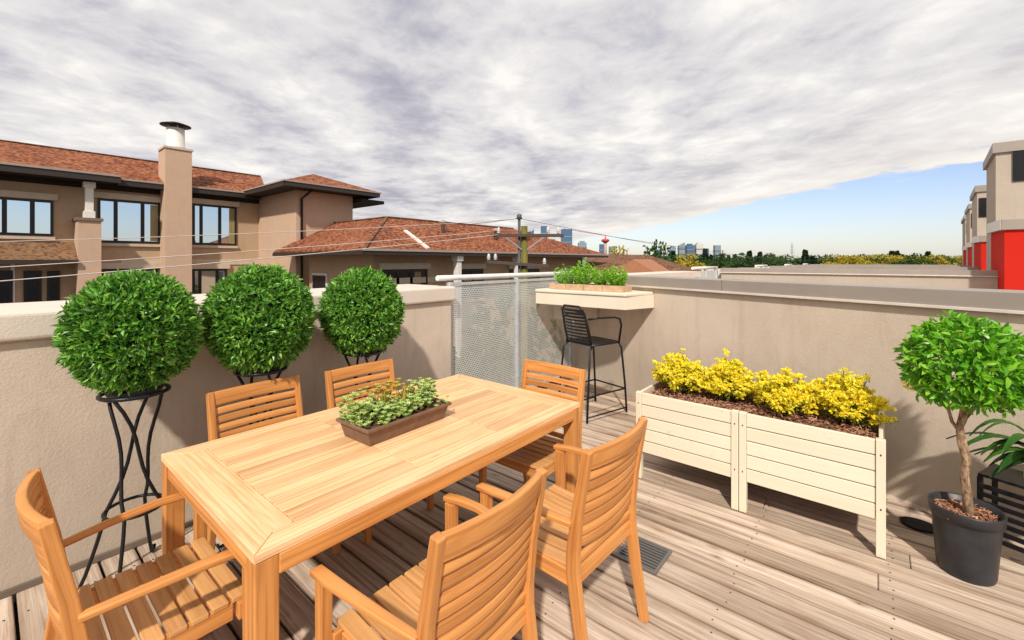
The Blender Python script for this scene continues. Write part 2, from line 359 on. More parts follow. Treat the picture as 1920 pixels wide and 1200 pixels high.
loc(MB().tube([(XS,2.82,1.435),(XS,5.27,1.435)],.027,14).build('top_rail',plain('rail_paint',(.72,.72,.70),.4),bevel=.006),t)
loc(MB().box(XS-.012,XS+.012,2.97,5.25,1.355,1.385).build('upper_frame',GALV),t); loc(MB().box(XS-.012,XS+.012,2.97,5.25,.03,.06).build('lower_frame',GALV),t)

# ------------------------------------------------------------------ corner shelf
t=thing('wall_shelf','cream painted corner shelf fixed high on the tan wall above the bar stool','shelf',(-2.6,4.6,1.1))
xr=-2.055; xl=-3.23
pts=[(xl,4.33),(xr,4.33),(xr+.14,wall_y(xr+.14)-.002),(xl,wall_y(xl)-.002)]
loc(MB().prism(pts,1.084,1.225).build('shelf_box',SHELFM,bevel=.004),t)
pts2=[(xl,4.315),(xr+.012,4.315),(xr+.13,wall_y(xr+.13)-.002),(xl,wall_y(xl)-.002)]
loc(MB().prism(pts2,1.225,1.262).build('shelf_top',SHELFM,bevel=.01,seg=3),t)
pts3=[(xl,4.72),(-2.95,4.72),(-2.80,wall_y(-2.8)-.002),(xl,wall_y(xl)-.002)]
loc(MB().prism(pts3,.86,1.084).build('support_block',WALLCAP,bevel=.006),t)
# herb box on shelf
hb=thing('herb_planter','shallow terracotta tray of bright green herbs on the cream corner shelf','planter',(-2.57,4.56,1.262))
bx=[]
mb=MB(); x0,x1,y0,y1=-.52,.44,-.13,.10
for k in range(4):
    a=x0+(x1-x0)*k/4; b=x0+(x1-x0)*(k+1)/4-.006
    mb.box(a,b,y0-.012,y0+.008,0,.07)
mb.box(x0,x1-.006,y1-.008,y1+.012,0,.07).box(x0-.012,x0+.008,y0+.008,y1-.008,0,.07).box(x1-.02,x1,y0+.008,y1-.008,0,.07)
mb.build('tray',plain('terracotta_tray',(.55,.36,.22),.7,0,.25,14,.3,.2),hb,bevel=.004)
MB().box(x0+.01,x1-.022,y0+.01,y1-.01,.01,.05).build('soil',SOIL,hb)
def herb(cx,cy,n,rad,h,seed,spread=.5,lf=.045):
    rg=np.random.default_rng(seed); pos=[];dr=[];nm=[]
    for i in range(n):
        a=rg.uniform(0,6.28); r=rad*math.sqrt(rg.uniform(0,1)); hh=h*(1-.35*(r/rad)**2)*rg.uniform(.55,1.1)
        bx_=cx+r*.5*math.cos(a); by=cy+r*.5*math.sin(a)
        m_=7
        for k in range(m_):
            f=(k+.6)/m_; p=np.array([bx_+r*.6*math.cos(a)*f, by+r*.6*math.sin(a)*f, .05+hh*f])
            b=rg.uniform(0,6.28); d=np.array([math.cos(b),math.sin(b),rg.uniform(.2,1.1)]); pos.append(p); dr.append(d); nm.append((rg.normal()*.4,rg.normal()*.4,1))
    return np.array(pos),np.array(dr),np.array(nm)
for k,(cx,n,rd,h) in enumerate([(-.36,60,.14,.25),(-.12,90,.15,.31),(.10,60,.13,.22),(.31,80,.13,.24)]):
    p,d,nn=herb(cx,-.02,n,rd,h,40+k); leaf_mesh('herb',p,d,nn,.045,.02,LF_HERB,hb,LEAF4)

# ------------------------------------------------------------------ bar stool
def stool():
    t=thing('bar_stool','black metal bar stool with arms and strapped backrest under the corner shelf','stool',(-2.33,4.12,0),R(-14))
    # local +Y is forward
    sw=.20; sz=.755
    MB().beam([(0,-.2,sz+.01),(0,-.1,sz-.004),(0,.08,sz-.006),(0,.19,sz+.004)],[.34,.39,.40,.38],.012,(1,0,0),smooth=True).build('seat',BLACKM,t)
    MB().tube([(-.19,-.19,sz),(-.2,.17,sz),(-.15,.21,sz),(.15,.21,sz),(.2,.17,sz),(.19,-.19,sz),(-.19,-.19,sz)],.011,8).build('seat_rim',BLACKM,t)
    for sx in (-1,1):
        MB().tube([(sx*.185,.2,sz),(sx*.20,.23,sz-.06),(sx*.215,.27,.3),(sx*.22,.29,.012)],.011,8).build('leg',BLACKM,t)
        MB().tube([(sx*.17,-.17,sz),(sx*.19,-.23,sz-.05),(sx*.205,-.27,.3),(sx*.21,-.29,.012)],.011,8).build('leg',BLACKM,t)
        MB().tube([(sx*.17,-.235,1.02),(sx*.23,-.15,1.035),(sx*.26,.06,1.03),(sx*.262,.13,1.01),(sx*.25,.17,.94),(sx*.205,.185,.757)],.011,8).build('armrest',BLACKM,t)
        MB().tube([(sx*.21,-.285,.06),(sx*.22,.285,.06)],.008,6).build('runner',BLACKM,t)
    fr=[(-.17,-.19,sz),(-.165,-.235,.9),(-.16,-.275,1.08),(-.11,-.30,1.145),(.11,-.30,1.145),(.16,-.275,1.08),(.165,-.235,.9),(.17,-.19,sz)]
    MB().tube(fr,.011,8).build('back_frame',BLACKM,t)
    mb=MB()
    for k in range(10):
        z=.80+k*.034; yb=-.2-.085*(z-sz)/.33
        mb.beam([(-.163,yb,z),(-.08,yb-.022,z),(0,yb-.028,z),(.08,yb-.022,z),(.163,yb,z)],.006,.016 if k<7 else .024,(0,1,0))
    mb.build('backrest',BLACKM,t)
    MB().tube([(-.214,.272,.26),(.214,.272,.26),(.206,-.268,.26),(-.206,-.268,.26),(-.214,.272,.26)],.009,8).build('footrest',BLACKM,t)
stool()

# ------------------------------------------------------------------ dining table
TX0,TX1,TY0,TY1,TZ=-2.46,-1.40,.505,2.325,.74
t=thing('dining_table','large rectangular teak dining table with a slatted top in the middle of the deck','table',((TX0+TX1)/2,(TY0+TY1)/2,0))
hx=(TX1-TX0)/2; hy=(TY1-TY0)/2; th=.028; zc=TZ-th/2
mb=MB(); bw_=.085; be=.15
def plank(mb,pts,z0,z1,along=(0,1)):
    b=len(mb.v); n=len(pts); ro=random.random()*40; rv=random.random()*40
    mb.v+=[Vector((x,y,z0)) for x,y in pts]+[Vector((x,y,z1)) for x,y in pts]
    ax=Vector(along); bx_=Vector((-ax.y,ax.x))
    def U(i,z): p=Vector(pts[i%n]); return (ro+p.dot(ax), rv+p.dot(bx_)+z)
    mb.face([b+i for i in range(n)][::-1],[U(i,0) for i in range(n)][::-1]); mb.face([b+n+i for i in range(n)],[U(i,0) for i in range(n)])
    for i in range(n):
        j=(i+1)%n; mb.face((b+i,b+j,b+n+j,b+n+i),[U(i,0),U(j,0),U(j,z1-z0),U(i,z1-z0)])
z0,z1=TZ-th,TZ; g=.0026
plank(mb,[(-hx,-hy),(-hx+bw_-g,-hy+bw_),(-hx+bw_-g,hy-bw_),(-hx,hy)],z0,z1)
plank(mb,[(hx,-hy),(hx,hy),(hx-bw_+g,hy-bw_),(hx-bw_+g,-hy+bw_)],z0,z1)
for sy in (-1,1):
    plank(mb,[(-hx+g,sy*hy),(hx-g,sy*hy),(hx-bw_,sy*(hy-bw_)),(hx-bw_-g,sy*(hy-be)),(-hx+bw_+g,sy*(hy-be)),(-hx+bw_,sy*(hy-bw_))][::sy],z0,z1,(1,0))
ns=10; ix0=-hx+bw_; w=(2*hx-2*bw_)/ns
for k in range(ns):
    a=ix0+k*w+g; b=ix0+(k+1)*w-g
    ya=-hy+be+g
    for (p,q) in ((ya,-.252),(-.248,.248),(.252,hy-be-g)):
        dz=random.uniform(-.0008,0)
        plank(mb,[(a,p),(b,p),(b,q),(a,q)],z0,z1+dz)
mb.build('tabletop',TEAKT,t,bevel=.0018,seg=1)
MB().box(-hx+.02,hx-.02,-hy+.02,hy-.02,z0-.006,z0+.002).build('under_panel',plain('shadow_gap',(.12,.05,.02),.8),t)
ah=.062
mb=MB()
for sx in (-1,1): mb.box(sx*(hx-.008)-(.011),sx*(hx-.008)-(.011)+.022,-hy+.07,hy-.07,z0-ah,z0-.0005)
for sy in (-1,1): mb.box(-hx+.07,hx-.07,sy*(hy-.02)-.011,sy*(hy-.02)+.011,z0-ah,z0-.0005)
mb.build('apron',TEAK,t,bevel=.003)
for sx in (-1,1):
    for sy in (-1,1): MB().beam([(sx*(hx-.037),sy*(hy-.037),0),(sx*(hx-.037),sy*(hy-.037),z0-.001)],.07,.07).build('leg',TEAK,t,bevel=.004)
mb=MB(); 
# ------------------------------------------------------------------ chairs
def make_chair(label,arms,front_back,bow=.032):
    t=thing('dining_chair',label,'chair',group='teak chairs around the dining table')
    hw=.245
    def post(sx):
        pts=[(0,-.275,0),(0,-.235,.22),(0,-.205,.42),(0,-.205,.50),(0,-.225,.66),(0,-.27,.90)]
        return MB().beam([(sx*(hw-.016),y,z) for _,y,z in pts],.032,[.038,.045,.052,.05,.042,.034],(1,0,0))
    for sx in (-1,1): post(sx).build('rear_leg',TEAK,t,bevel=.005)
    for sx in (-1,1):
        top=.605 if arms else .425
        x=sx*(hw+.030 if arms else hw-.02); yl=.215 if arms else .195
        MB().beam([(x,yl,0),(x,yl,top)],[.032,.04],[.034,.044],(1,0,0)).build('front_leg',TEAK,t,bevel=.004)
    mb=MB()
    mb.box(-hw-(.012 if arms else -.03),hw+(.012 if arms else -.03),.185,.207,.365,.425).box(-hw+.03,hw-.03,-.215,-.192,.365,.425)
    for sx in (-1,1): mb.box(sx*(hw-.018)-.011,sx*(hw-.018)+.011,-.19,.175,.365,.425)
    mb.build('seat_frame',TEAK,t,bevel=.003)
    mb=MB()
    if front_back:
        n=7; W=2*hw-.02; w=W/n
        for k in range(n):
            a=-W/2+k*w; zz=lambda f: -.012*math.sin(math.pi*f)
            mb.beam([(a+w/2,-.185+.405*f,.435+zz(f)) for f in (0,.25,.5,.75,1)],w-.010,.016,(1,0,0))
    else:
        n=7; D=.41; w=D/n
        for k in range(n):
            a=-.185+k*w; f=(k+.5)/n; z=.435-.010*math.sin(math.pi*f)
            mb.beam([(-hw+.004,a+w/2,z),(0,a+w/2,z-.004),(hw-.004,a+w/2,z)],w-.010,.016,(0,1,0))
    mb.build('seat',TEAKS,t,bevel=.003)
    def ypost(z): 
        zs=[(.42,-.205),(.50,-.205),(.66,-.225),(.90,-.27)]
        for (a,b),(c,d) in zip(zs[:-1],zs[1:]):
            if z<=c: return b+(d-b)*(z-a)/(c-a)
        return -.27
    mb=MB(); ns=7; zb=.505; ztop=.818; st=(ztop-zb)/ns
    def slat(z,h,th,bow,tilt=0):
        e=hw-.02; pts=[]
        for k in range(9):
            u=-1+2*k/8; pts.append((u*e, ypost(z)-bow*(1-u*u), z+.002*(1-u*u)))
        mb.beam(pts,th,h,(0,1,.12),smooth=True)
    for k in range(ns): slat(zb+(k+.5)*st, st-.010,.014,bow)
    slat(.455,.03,.02,.0)
    mb.build('backrest',TEAK,t,bevel=.003)
    mb=MB(); slat(.862,.074,.026,bow*1.15); mb.build('top_rail',TEAK,t,bevel=.006,seg=3)
    if arms:
        for sx in (-1,1):
            pts=[(sx*(hw-.002),-.208,.612),(sx*(hw+.020),-.08,.622),(sx*(hw+.038),.07,.628),(sx*(hw+.040),.17,.622),(sx*(hw+.036),.255,.612)]
            MB().beam(pts,[.028,.032,.038,.042,.042],.022,(1,0,0),smooth=True).build('armrest',TEAK,t,bevel=.006,seg=3)
    return t
cA=make_chair('teak armchair at the near left end of the table, its seat in the shade',True,False)
cA.location=(-1.945,.375,0)
cB=make_chair('teak armchair nearest the camera, tall slatted back turned to the viewer',True,True)
cB.location=(-1.135,.965,0); cB.rotation_euler.z=R(91)
cC=copy_tree(cB); cC.location=(-1.085,1.665,0); cC.rotation_euler.z=R(88)
cC['label']='teak armchair beside the deck vent, back turned, on the planter side of the table'
cD=make_chair('teak side chair at the far end of the table before the bar stool',False,False,.010)
cD.location=(-1.70,2.215,0); cD.rotation_euler.z=R(180)
cE=make_chair('teak side chair on the topiary side of the table, nearer the left armchair',False,True,.010)
cE.location=(-2.48,1.01,0); cE.rotation_euler.z=R(-88)
cF=copy_tree(cE); cF.location=(-2.43,1.63,0); cF.rotation_euler.z=R(-91)
cF['label']='teak side chair on the topiary side, directly behind the succulent trough'

# ------------------------------------------------------------------ trough of succulents
t=thing('succulent_planter','low brown rectangular trough of mixed succulents on the table','planter',(-1.925,1.375,TZ+.001),R(2))
a,b=.135,.265
mb=MB()
def ring(w,l,z): return [(-w,-l,z),(w,-l,z),(w,l,z),(-w,l,z)]
rs=[ring(a-.03,b-.03,0),ring(a-.012,b-.014,.07),ring(a,b,.072),ring(a,b,.088),ring(a-.012,b-.012,.088),ring(a-.024,b-.024,.06)]
vs=[v for r in rs for v in r]; fs=[(0,1,2,3)]+[(4*i+k,4*i+(k+1)%4,4*i+4+(k+1)%4,4*i+4+k) for i in range(5) for k in range(4)]+[(20,21,22,23)]
mb.poly(vs,fs); mb.build('trough',TROUGH,t,bevel=.004)
MB().box(-a+.025,a-.025,-b+.025,b-.025,.05,.074).build('soil',SOIL,t)
def rosette(cx,cy,cz,r,n,seed,upk=.6):
    rg=np.random.default_rng(seed); pos=[];dr=[];nm=[];ln=[]
    for k in range(n):
        a_=k*2.4; f=k/n; d=np.array([math.cos(a_),math.sin(a_),upk+1.6*(1-f)]); pos.append((cx,cy,cz)); dr.append(d); nm.append((-math.cos(a_),-math.sin(a_),.6)); ln.append(r*(.45+.55*f))
    return pos,dr,nm,ln
rg=np.random.default_rng(3)
for (cx,cy,mat,nr,hh,nm_) in [(.0,-.15,LF_SUCC,60,.08,'succulent'),(.04,-.03,LF_SUCC,60,.07,'succulent'),(.03,.12,LF_SUCC,60,.09,'succulent'),(-.03,.20,LF_SUCC,50,.13,'succulent'),(-.07,.0,LF_SUCY,40,.16,'succulent'),(-.06,-.20,LF_SUCC,40,.14,'succulent')]:
    PP=[];DD=[];NN=[];LL=[]
    for k in range(int(nr*2.6)):
        x=np.clip(cx+rg.normal()*.045,-.115,.115); yv=np.clip(cy+rg.normal()*.055,-.25,.25); z=.075+min(abs(rg.normal()),1.5)*hh*.5
        p,d,n_,l=rosette(x,yv,z,rg.uniform(.018,.038),15,int(rg.integers(1e6))); PP+=p;DD+=d;NN+=n_;LL+=l
    leaf_mesh(nm_,PP,DD,NN,np.array(LL),np.array(LL)*.42,mat,t,LEAF4)
PP=[];DD=[];NN=[];LL=[]
for k in range(36):
    bx_,by=[(.0,.02),(-.06,.12),(-.04,-.08)][k%3]; s_=rg.uniform(0,6.28); PP.append((bx_,by,.09)); DD.append((math.cos(s_)*.35,math.sin(s_)*.35,1)); NN.append((math.cos(s_),math.sin(s_),0)); LL.append(rg.uniform(.06,.12))
leaf_mesh('grass_tuft',PP,DD,NN,np.array(LL),.008,LF_SUCY,t)

# ------------------------------------------------------------------ topiaries on stands
def ball(r,seed,n=13000,lump=.03):
    rg=np.random.default_rng(seed); u=rg.normal(size=(n,3)); u/=np.linalg.norm(u,axis=1,keepdims=True)
    rr=[]
    for q in u:
        v=Vector(q); rr.append(1+.045*noise.noise(v*3+Vector((seed,0,0)))+.10*noise.noise(v*8+Vector((0,seed,0))))
    rr=np.array(rr); dep=rg.uniform(0,1,n)**.6; rad=r*(rr*(.80+.17*dep))
    pos=u*rad[:,None]; d=u*.72+rg.normal(size=(n,3))*.65+np.array([0,0,.10]); nm=u+rg.normal(size=(n,3))*.6
    return pos,d,nm
def make_stand():
    t=thing('plant_stand','','plant stand')
    H=.945
    MB().tube([(.135*math.cos(k*math.pi/12),.135*math.sin(k*math.pi/12),H) for k in range(25)],.010,8,cap=False).build('top_ring',BLACKM,t)
    MB().tube([(.118*math.cos(k*math.pi/12),.118*math.sin(k*math.pi/12),.37) for k in range(25)],.008,8,cap=False).build('lower_ring',BLACKM,t)
    for k in range(4):
        a0=k*math.pi/2+.5; pts=[]
        for f in np.linspace(0,1,14):
            z=H*(1-f); tw=a0+ (1.9*min(f/.62,1)); r=.13-.085*math.sin(math.pi*min(f/.62,1)*.95) if f<.62 else .118+.10*((f-.62)/.38)**1.2
            if f<.62: r=.13-.07*math.sin(math.pi*f/.62)-.012*f/.62
            pts.append((r*math.cos(tw),r*math.sin(tw),z))
        r0=.118+.10; tw=a0+1.9; pts[-1]=(r0*math.cos(tw),r0*math.sin(tw),.014); pts.append(((r0+.03)*math.cos(tw),(r0+.03)*math.sin(tw),.012)); pts.append(((r0+.038)*math.cos(tw),(r0+.038)*math.sin(tw),.032))
        MB().tube(pts,.0085,8).build('leg',BLACKM,t)
    return t
st0=make_stand()
protos=[]
specs=[(-2.865,.485,.262,1.250,1,'largest ball topiary, leftmost, with clipped green leaves above the dark stand','twisted black iron stand under the leftmost ball topiary, whole to its curled feet'),
       (-2.875,1.075,.286,1.252,2,'middle one of the three round clipped green topiaries along the tan wall','black iron stand of the middle topiary, partly hidden by the side chairs'),
       (-2.885,1.765,.276,1.232,3,'smallest round green topiary, rightmost of three, nearest the metal screen','black iron stand of the rightmost topiary, only its top showing above a chair')]
for i,(x,y,r,z,sd,l1,l2) in enumerate(specs):
    s=st0 if i==0 else copy_tree(st0)
    s.location=(x,y,0); s.rotation_euler.z=[.25,1.0,2.2][i]; s['label']=l2; s['group']='black iron stands along the left wall'
    t=thing('topiary',l1,'topiary',(x,y,.947),0,'ball topiaries along the left wall')
    p,d,n_=ball(r,sd,10500 if i==0 else 10000); p=p*[1,1,1.10]+np.array([0,0,z-.947])
    leaf_mesh('foliage',p,d,n_,RNG.uniform(.026,.050,len(p)),RNG.uniform(.012,.020,len(p)),LF_TOP,t,LEAF4)
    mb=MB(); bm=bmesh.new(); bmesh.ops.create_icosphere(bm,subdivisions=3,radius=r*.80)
    me=bpy.data.meshes.new('dark_core'); bm.to_mesh(me); bm.free(); me.materials.append(LF_DARK); o=bpy.data.objects.new('dark_core',me); C.objects.link(o); o.parent=t; o.location=(0,0,z-.947)  # solid dark ball added inside the leaves to block see-through
    MB().lathe([(.09,-.012),(.108,-.004),(.114,.018),(.112,.022),(.106,.018),(.10,.008)],24).build('pot',POTM,t)
    MB().tube([(0,0,.03),(.01,0,.12)],.018,8).build('trunk',BARK,t)

# ------------------------------------------------------------------ cream planter with yellow shrubs
X0,X1,Y0,Y1,ZT,ZB=-1.385,.03,3.095,3.80,.634,.19
t=thing('flower_planter','long cream painted wooden planter box full of yellow flowering shrubs','planter',((X0+X1)/2,(Y0+Y1)/2,0))
ox,oy=t.location.x,t.location.y
def bx(mb,x0,x1,y0,y1,z0,z1): mb.box(x0-ox,x1-ox,y0-oy,y1-oy,z0,z1)
pw=.042; xm=-.69
for px_ in (X0,xm-pw-.002,xm+.002,X1-pw):
    for y_ in (Y0,Y1-pw):
        mb=MB(); bx(mb,px_,px_+pw,y_,y_+pw,0,ZT); mb.build('leg',PLANTP,t,bevel=.003)
for (a,b) in ((X0+pw+.001,xm-pw-.003),(xm+pw+.003,X1-pw-.001)):
    for (ya,yb) in ((Y0+.010,Y0+.03),(Y1-.03,Y1-.01)):
        mb=MB(); bh=(ZT-.004-ZB)/5
        for k in range(5): bx(mb,a,b,ya,yb,ZB+k*bh+.006,ZB+(k+1)*bh)
        mb.build('side_panel',PLANTP,t,bevel=.0035)
for (xa,xb) in ((X0+.01,X0+.03),(X1-.03,X1-.01)):
    mb=MB(); bh=(ZT-.004-ZB)/5
    for k in range(5): bx(mb,xa,xb,Y0+pw+.001,Y1-pw-.001,ZB+k*bh+.006,ZB+(k+1)*bh)
    mb.build('end_panel',PLANTP,t,bevel=.0035)
mb=MB()
for px_ in (X0,xm-pw-.002,xm+.002,X1-pw):
    for z_ in (ZB+.07,ZT-.08):
        mb.poly([(px_+pw/2-ox+.004*math.cos(k*math.pi/4),Y0-oy-.0012,z_+.006*math.sin(k*math.pi/4)) for k in range(8)])
mb.build('screws',SCREW,t,recalc=False)
mb=MB(); bx(mb,X0+.032,X1-.032,Y0+.032,Y1-.032,ZB+.01,ZT-.055); mb.build('soil',SOIL,t)
n=5200; rg=np.random.default_rng(5)
p=np.stack([rg.uniform(X0+.04,X1-.04,n)-ox,rg.uniform(Y0+.035,Y1-.035,n)-oy,np.zeros(n)],1)
p[:,2]=ZT-.052+rg.uniform(0,.03,n)+.02*np.sin(p[:,0]*7)*np.cos(p[:,1]*9)
leaf_mesh('mulch',p,rg.normal(size=(n,3))*[1,1,.35],rg.normal(size=(n,3))*.5+[0,0,1],rg.uniform(.015,.045,n),.009,CHIP,t)
BW=plain('shrub_stem',(.09,.05,.025),.8)
def shrub(cx,cy,rx,rz,seed,parent):
    rg=np.random.default_rng(seed); o=thing('flowering_shrub','','x'); 
    for k in list(o.keys()): del o[k]
    o.parent=parent; o.location=(cx,cy,ZT-.04)
    br=MB(); fp=[];fd=[];fn=[];lp=[];ld=[]
    for k in range(76):
        a_=rg.uniform(0,6.28); q=math.sqrt(rg.uniform(0,1)); el=rz*(1-.5*q*q)*rg.uniform(.55,1.22); tip=np.array([rx*q*math.cos(a_),rx*.8*q*math.sin(a_),el])
        b0=tip*[.15,.15,0]; mid=(b0+tip)/2+[0,0,.02]
        br.tube([tuple(b0),tuple(mid),tuple(tip)],[.004,.003,.002],5,cap=False)
        for j in range(7):
            c=tip*(.72+.28*rg.uniform()) + rg.normal(size=3)*.016; c[2]=max(c[2],.03)
            cr=.016
            for h in range(15):
                u=rg.normal(size=3); u/=np.linalg.norm(u); u[2]=abs(u[2])*.8+.1*rg.normal(); fp.append(c+u*cr*.5); fd.append(u+rg.normal(size=3)*.4); fn.append(rg.normal(size=3)+[0,0,.6])
        for j in range(30):
            f=rg.uniform(.3,1.); c=b0+(tip-b0)*f+rg.normal(size=3)*.013; lp.append(c); ld.append(rg.normal(size=3)+[0,0,.4])
    br.build('branches',BW,o)
    leaf_mesh('flowers',fp,fd,fn,rg.uniform(.015,.025,len(fp)),.017,LF_YEL,o)
    leaf_mesh('leaves',lp,ld,rg.normal(size=(len(lp),3)),.022,.009,LF_SHRUB,o)
for k,(sx,rx,rz) in enumerate([(-1.17,.215,.27),(-.83,.205,.25),(-.49,.21,.25),(-.15,.225,.27)]):
    shrub(sx-ox,(Y0+Y1)/2-oy+[-.04,.03,-.06,-.02][k],rx,rz,70+k,t)

# ------------------------------------------------------------------ potted standard tree
t=thing('potted_tree','small round-headed tree with twisted trunk in a black plastic pot','potted tree',(.345,3.24,0))
MB().lathe([(.105,0),(.108,.004),(.112,.02),(.130,.27),(.131,.285),(.140,.288),(.144,.335),(.141,.341),(.134,.338),(.126,.29),(.12,.27)],40).build('pot',POTM,t)
MB().lathe([(.001,.292),(.06,.296),(.125,.288)],24).build('soil',SOIL,t)
n=900; rg=np.random.default_rng(9); a_=rg.uniform(0,6.28,n); q=.12*np.sqrt(rg.uniform(0,1,n))
leaf_mesh('mulch',np.stack([q*np.cos(a_),q*np.sin(a_),.295+rg.uniform(0,.018,n)],1),rg.normal(size=(n,3))*[1,1,.4],rg.normal(size=(n,3))*.5+[0,0,1],rg.uniform(.015,.035,n),.010,CHIP,t)
tp=[(.012,0,.28),(.006,.004,.40),(-.006,.002,.50),(.004,-.006,.58),(-.014,.0,.66),(-.022,.004,.74),(-.008,.0,.80),(-.002,0,.88),(.0,0,1.0)]
mb=MB(); mb.tube(tp,[.024,.019,.018,.019,.020,.016,.019,.015,.01],10)
mb.tube([(-.012,0,.70),(-.05,.01,.76),(-.065,.0,.83),(-.08,0,.93)],[.009,.008,.007,.005],7); mb.tube([(-.006,0,.79),(.035,.01,.86),(.09,.02,.95)],[.012,.010,.006],7)
mb.tube([(-.006,0,.79),(-.01,-.05,.88),(-.03,-.1,.98)],[.010,.008,.005],7)
mb.build('trunk',BARK,t)
n=3600; rg=np.random.default_rng(21); u=rg.normal(size=(n,3)); u/=np.linalg.norm(u,axis=1,keepdims=True)
rr=np.array([1+.10*noise.noise(Vector(q)*3.1+Vector((4,4,4)))+.08*noise.noise(Vector(q)*8) for q in u]); rad=rr*(.60+.38*rg.uniform(0,1,n)**.5)
p=u*rad[:,None]*[.245,.245,.235]; keep=~((p[:,2]<-.13)&(np.hypot(p[:,0],p[:,1])<.12)); p=p[keep]+[0,0,1.065]; u=u[keep]; n=len(p)
leaf_mesh('crown',p,u*.6+rg.normal(size=(n,3))*.5+[0,0,-.1],u+rg.normal(size=(n,3))*.5+[0,0,.4],rg.uniform(.035,.058,n),rg.uniform(.017,.026,n),LF_TREE,t,LEAF6)
leaf_mesh('yellow_sprig',np.array([[-.24,-.05,.93]]*7)+rg.normal(size=(7,3))*.012,rg.normal(size=(7,3)),rg.normal(size=(7,3)),.045,.018,LF_YEL,t,LEAF6)

# dark strap-leaf plant on black slatted seat at the right edge
t=thing('slatted_stool','low black slatted metal stool half behind the black pot by the wall','stool',(.665,3.595,0),R(-22))
mb=MB()
for k in range(7): mb.beam([(-.19,-.17,.10+k*.045),(.22,-.17,.10+k*.045)],.012,.026,(0,1,0))
mb.build('slat_panel',BLACKM,t,bevel=.003)
MB().box(-.2,.23,-.16,.085,.415,.43).build('seat',BLACKM,t,bevel=.003)
for sx in (-.19,.21):
    for sy in (-.155,.07): MB().beam([(sx,sy,.0),(sx,sy,.414)],.022,.022).build('leg',BLACKM,t,bevel=.002)
t=thing('strap_leaf_plant','dark green plant with long arching strap leaves at the right edge','plant',(.70,3.55,.432))
MB().lathe([(.075,0),(.095,.13),(.10,.13),(.10,.14),(.088,.14),(.085,.11)],24).build('pot',POTM,t)
mb=MB(); rg=np.random.default_rng(33)
for k in range(26):
    a_=rg.uniform(3.0,6.28) if k>10 else rg.uniform(2.75,4.3); ln=rg.uniform(.22,.42); rise=rg.uniform(.06,.26); base=len(mb.v); N=9
    dx,dy=math.cos(a_),math.sin(a_); off=Vector((-dy,dx,0))
    for j in range(N+1):
        f=j/N; c=Vector((dx*ln*f,dy*ln*f,.12+rise*math.sin(f*2.2)-.10*f*f)); w=.026*math.sin(math.pi*min(.08+f*.92,1))**.8+.0015
        mb.v+=[c+off*w,c+Vector((0,0,-.008)),c-off*w]
    for j in range(N):
        q=base+3*j
        for s_ in (0,1): mb.face((q+s_,q+s_+1,q+s_+4,q+s_+3),[(0,0)]*4,True)
mb.build('leaves',LF_STRAP,t,recalc=False)
# dish on deck
t=tag(MB().lathe([(.055,.001),(.075,.004),(.082,.022),(.078,.024),(.068,.010),(.03,.008),(.001,.008)],28,(0,0,0),1.1,.8).build('dish',BLACKM),'small black oval dish lying on the deck behind the black pot','dish'); t.location=(.185,3.60,0)
# floor vent
t=thing('deck_vent','square dark metal grille set in the deck boards beside an armchair','vent',(-.985,2.30,0),0)
mb=MB()
for k in range(9): mb.box(-.10,.10,-.095+k*.0235,-.085+k*.0235,.004,.011)
mb.build('grille',plain('vent_metal',(.17,.16,.155),.5,.4),t)
MB().box(-.115,.115,-.115,-.1,.003,.012).box(-.115,.115,.108,.12,.003,.012).box(-.115,-.1,-.1,.108,.003,.012).box(.1,.115,-.1,.108,.003,.012).build('frame',plain('vent_frame',(.19,.175,.165),.5,.4),t)
MB().box(-.1,.1,-.1,.108,.0025,.0035).build('pit',FRAME,t)

# ------------------------------------------------------------------ apartment building (left)
bd=thing('apartment_building','two storey tan stucco apartment block with red shingle hip roofs and square chimney','building',(-26.6,5,-8))
def lk(o,p=bd):
    o.parent=p
    if p is bd: o.matrix_parent_inverse=Matrix.Translation(bd.location).inverted()
    return o
XF=-26.6
def window(b,X,ya,yb,za,zb,splits,curt=None,sill=True,head=True,parent=bd,matg=GLASS,lkf=None):
    lkf=lkf or lk
    fr=MB(); f=.09
    fr.box(X,X+.06,ya,yb,zb-f,zb).box(X,X+.06,ya,yb,za,za+f).box(X,X+.06,ya,ya+f,za+f,zb-f).box(X,X+.06,yb-f,yb,za+f,zb-f)
    for s_ in splits: fr.box(X,X+.06,ya+(yb-ya)*s_-.07,ya+(yb-ya)*s_+.07,za+f,zb-f)
    w=lkf(fr.build('window',FRAME))
    g_=MB().box(X+.012,X+.03,ya+f,yb-f,za+f,zb-f).build('pane',matg); g_.parent=w
    if curt:
        c=MB(); 
        for k in range(5): c.box(X+.031,X+.034+.006*(k%2),ya+(yb-ya)*(curt+.03*k),ya+(yb-ya)*(curt+.03*k+.028),za+f+.02,zb-f-.02)
        c=c.build('curtain',CURT); c.parent=w
    if head: h=MB().box(X-.01,X+.14,ya-.15,yb+.12,zb+.02,zb+.28).build('lintel',CREAM); h.parent=w
    if sill: h=MB().box(X-.01,X+.12,ya-.05,yb+.05,za-.16,za-.04).build('sill',CREAM); h.parent=w
def win_px(p0,p1,pt,pb,X,splits,pm=None,**k):
    y0,_=onx(p0,X); y1,_=onx(p1,X); pm=pm or (p0+p1)/2
    _,zt=xz(p0,pt,X) ; _,zb=xz(p0,pb,X); window(None,X,y0,y1,zb,zt,splits,**k)
lk(MB().box(-34,XF,-14,10.6,-8,5.35).build('wall',BSTUC))
win_px(-120,100,361,436,XF,[.55,.80])
win_px(183,300,372,454,XF,[.27,.70],curt=.83)
win_px(361,443,382,458,XF,[.18,.60],curt=.82)
win_px(192,296,505,585,XF,[.3,.7],sill=False)
win_px(361,425,505,600,XF,[.2,.7],sill=False)
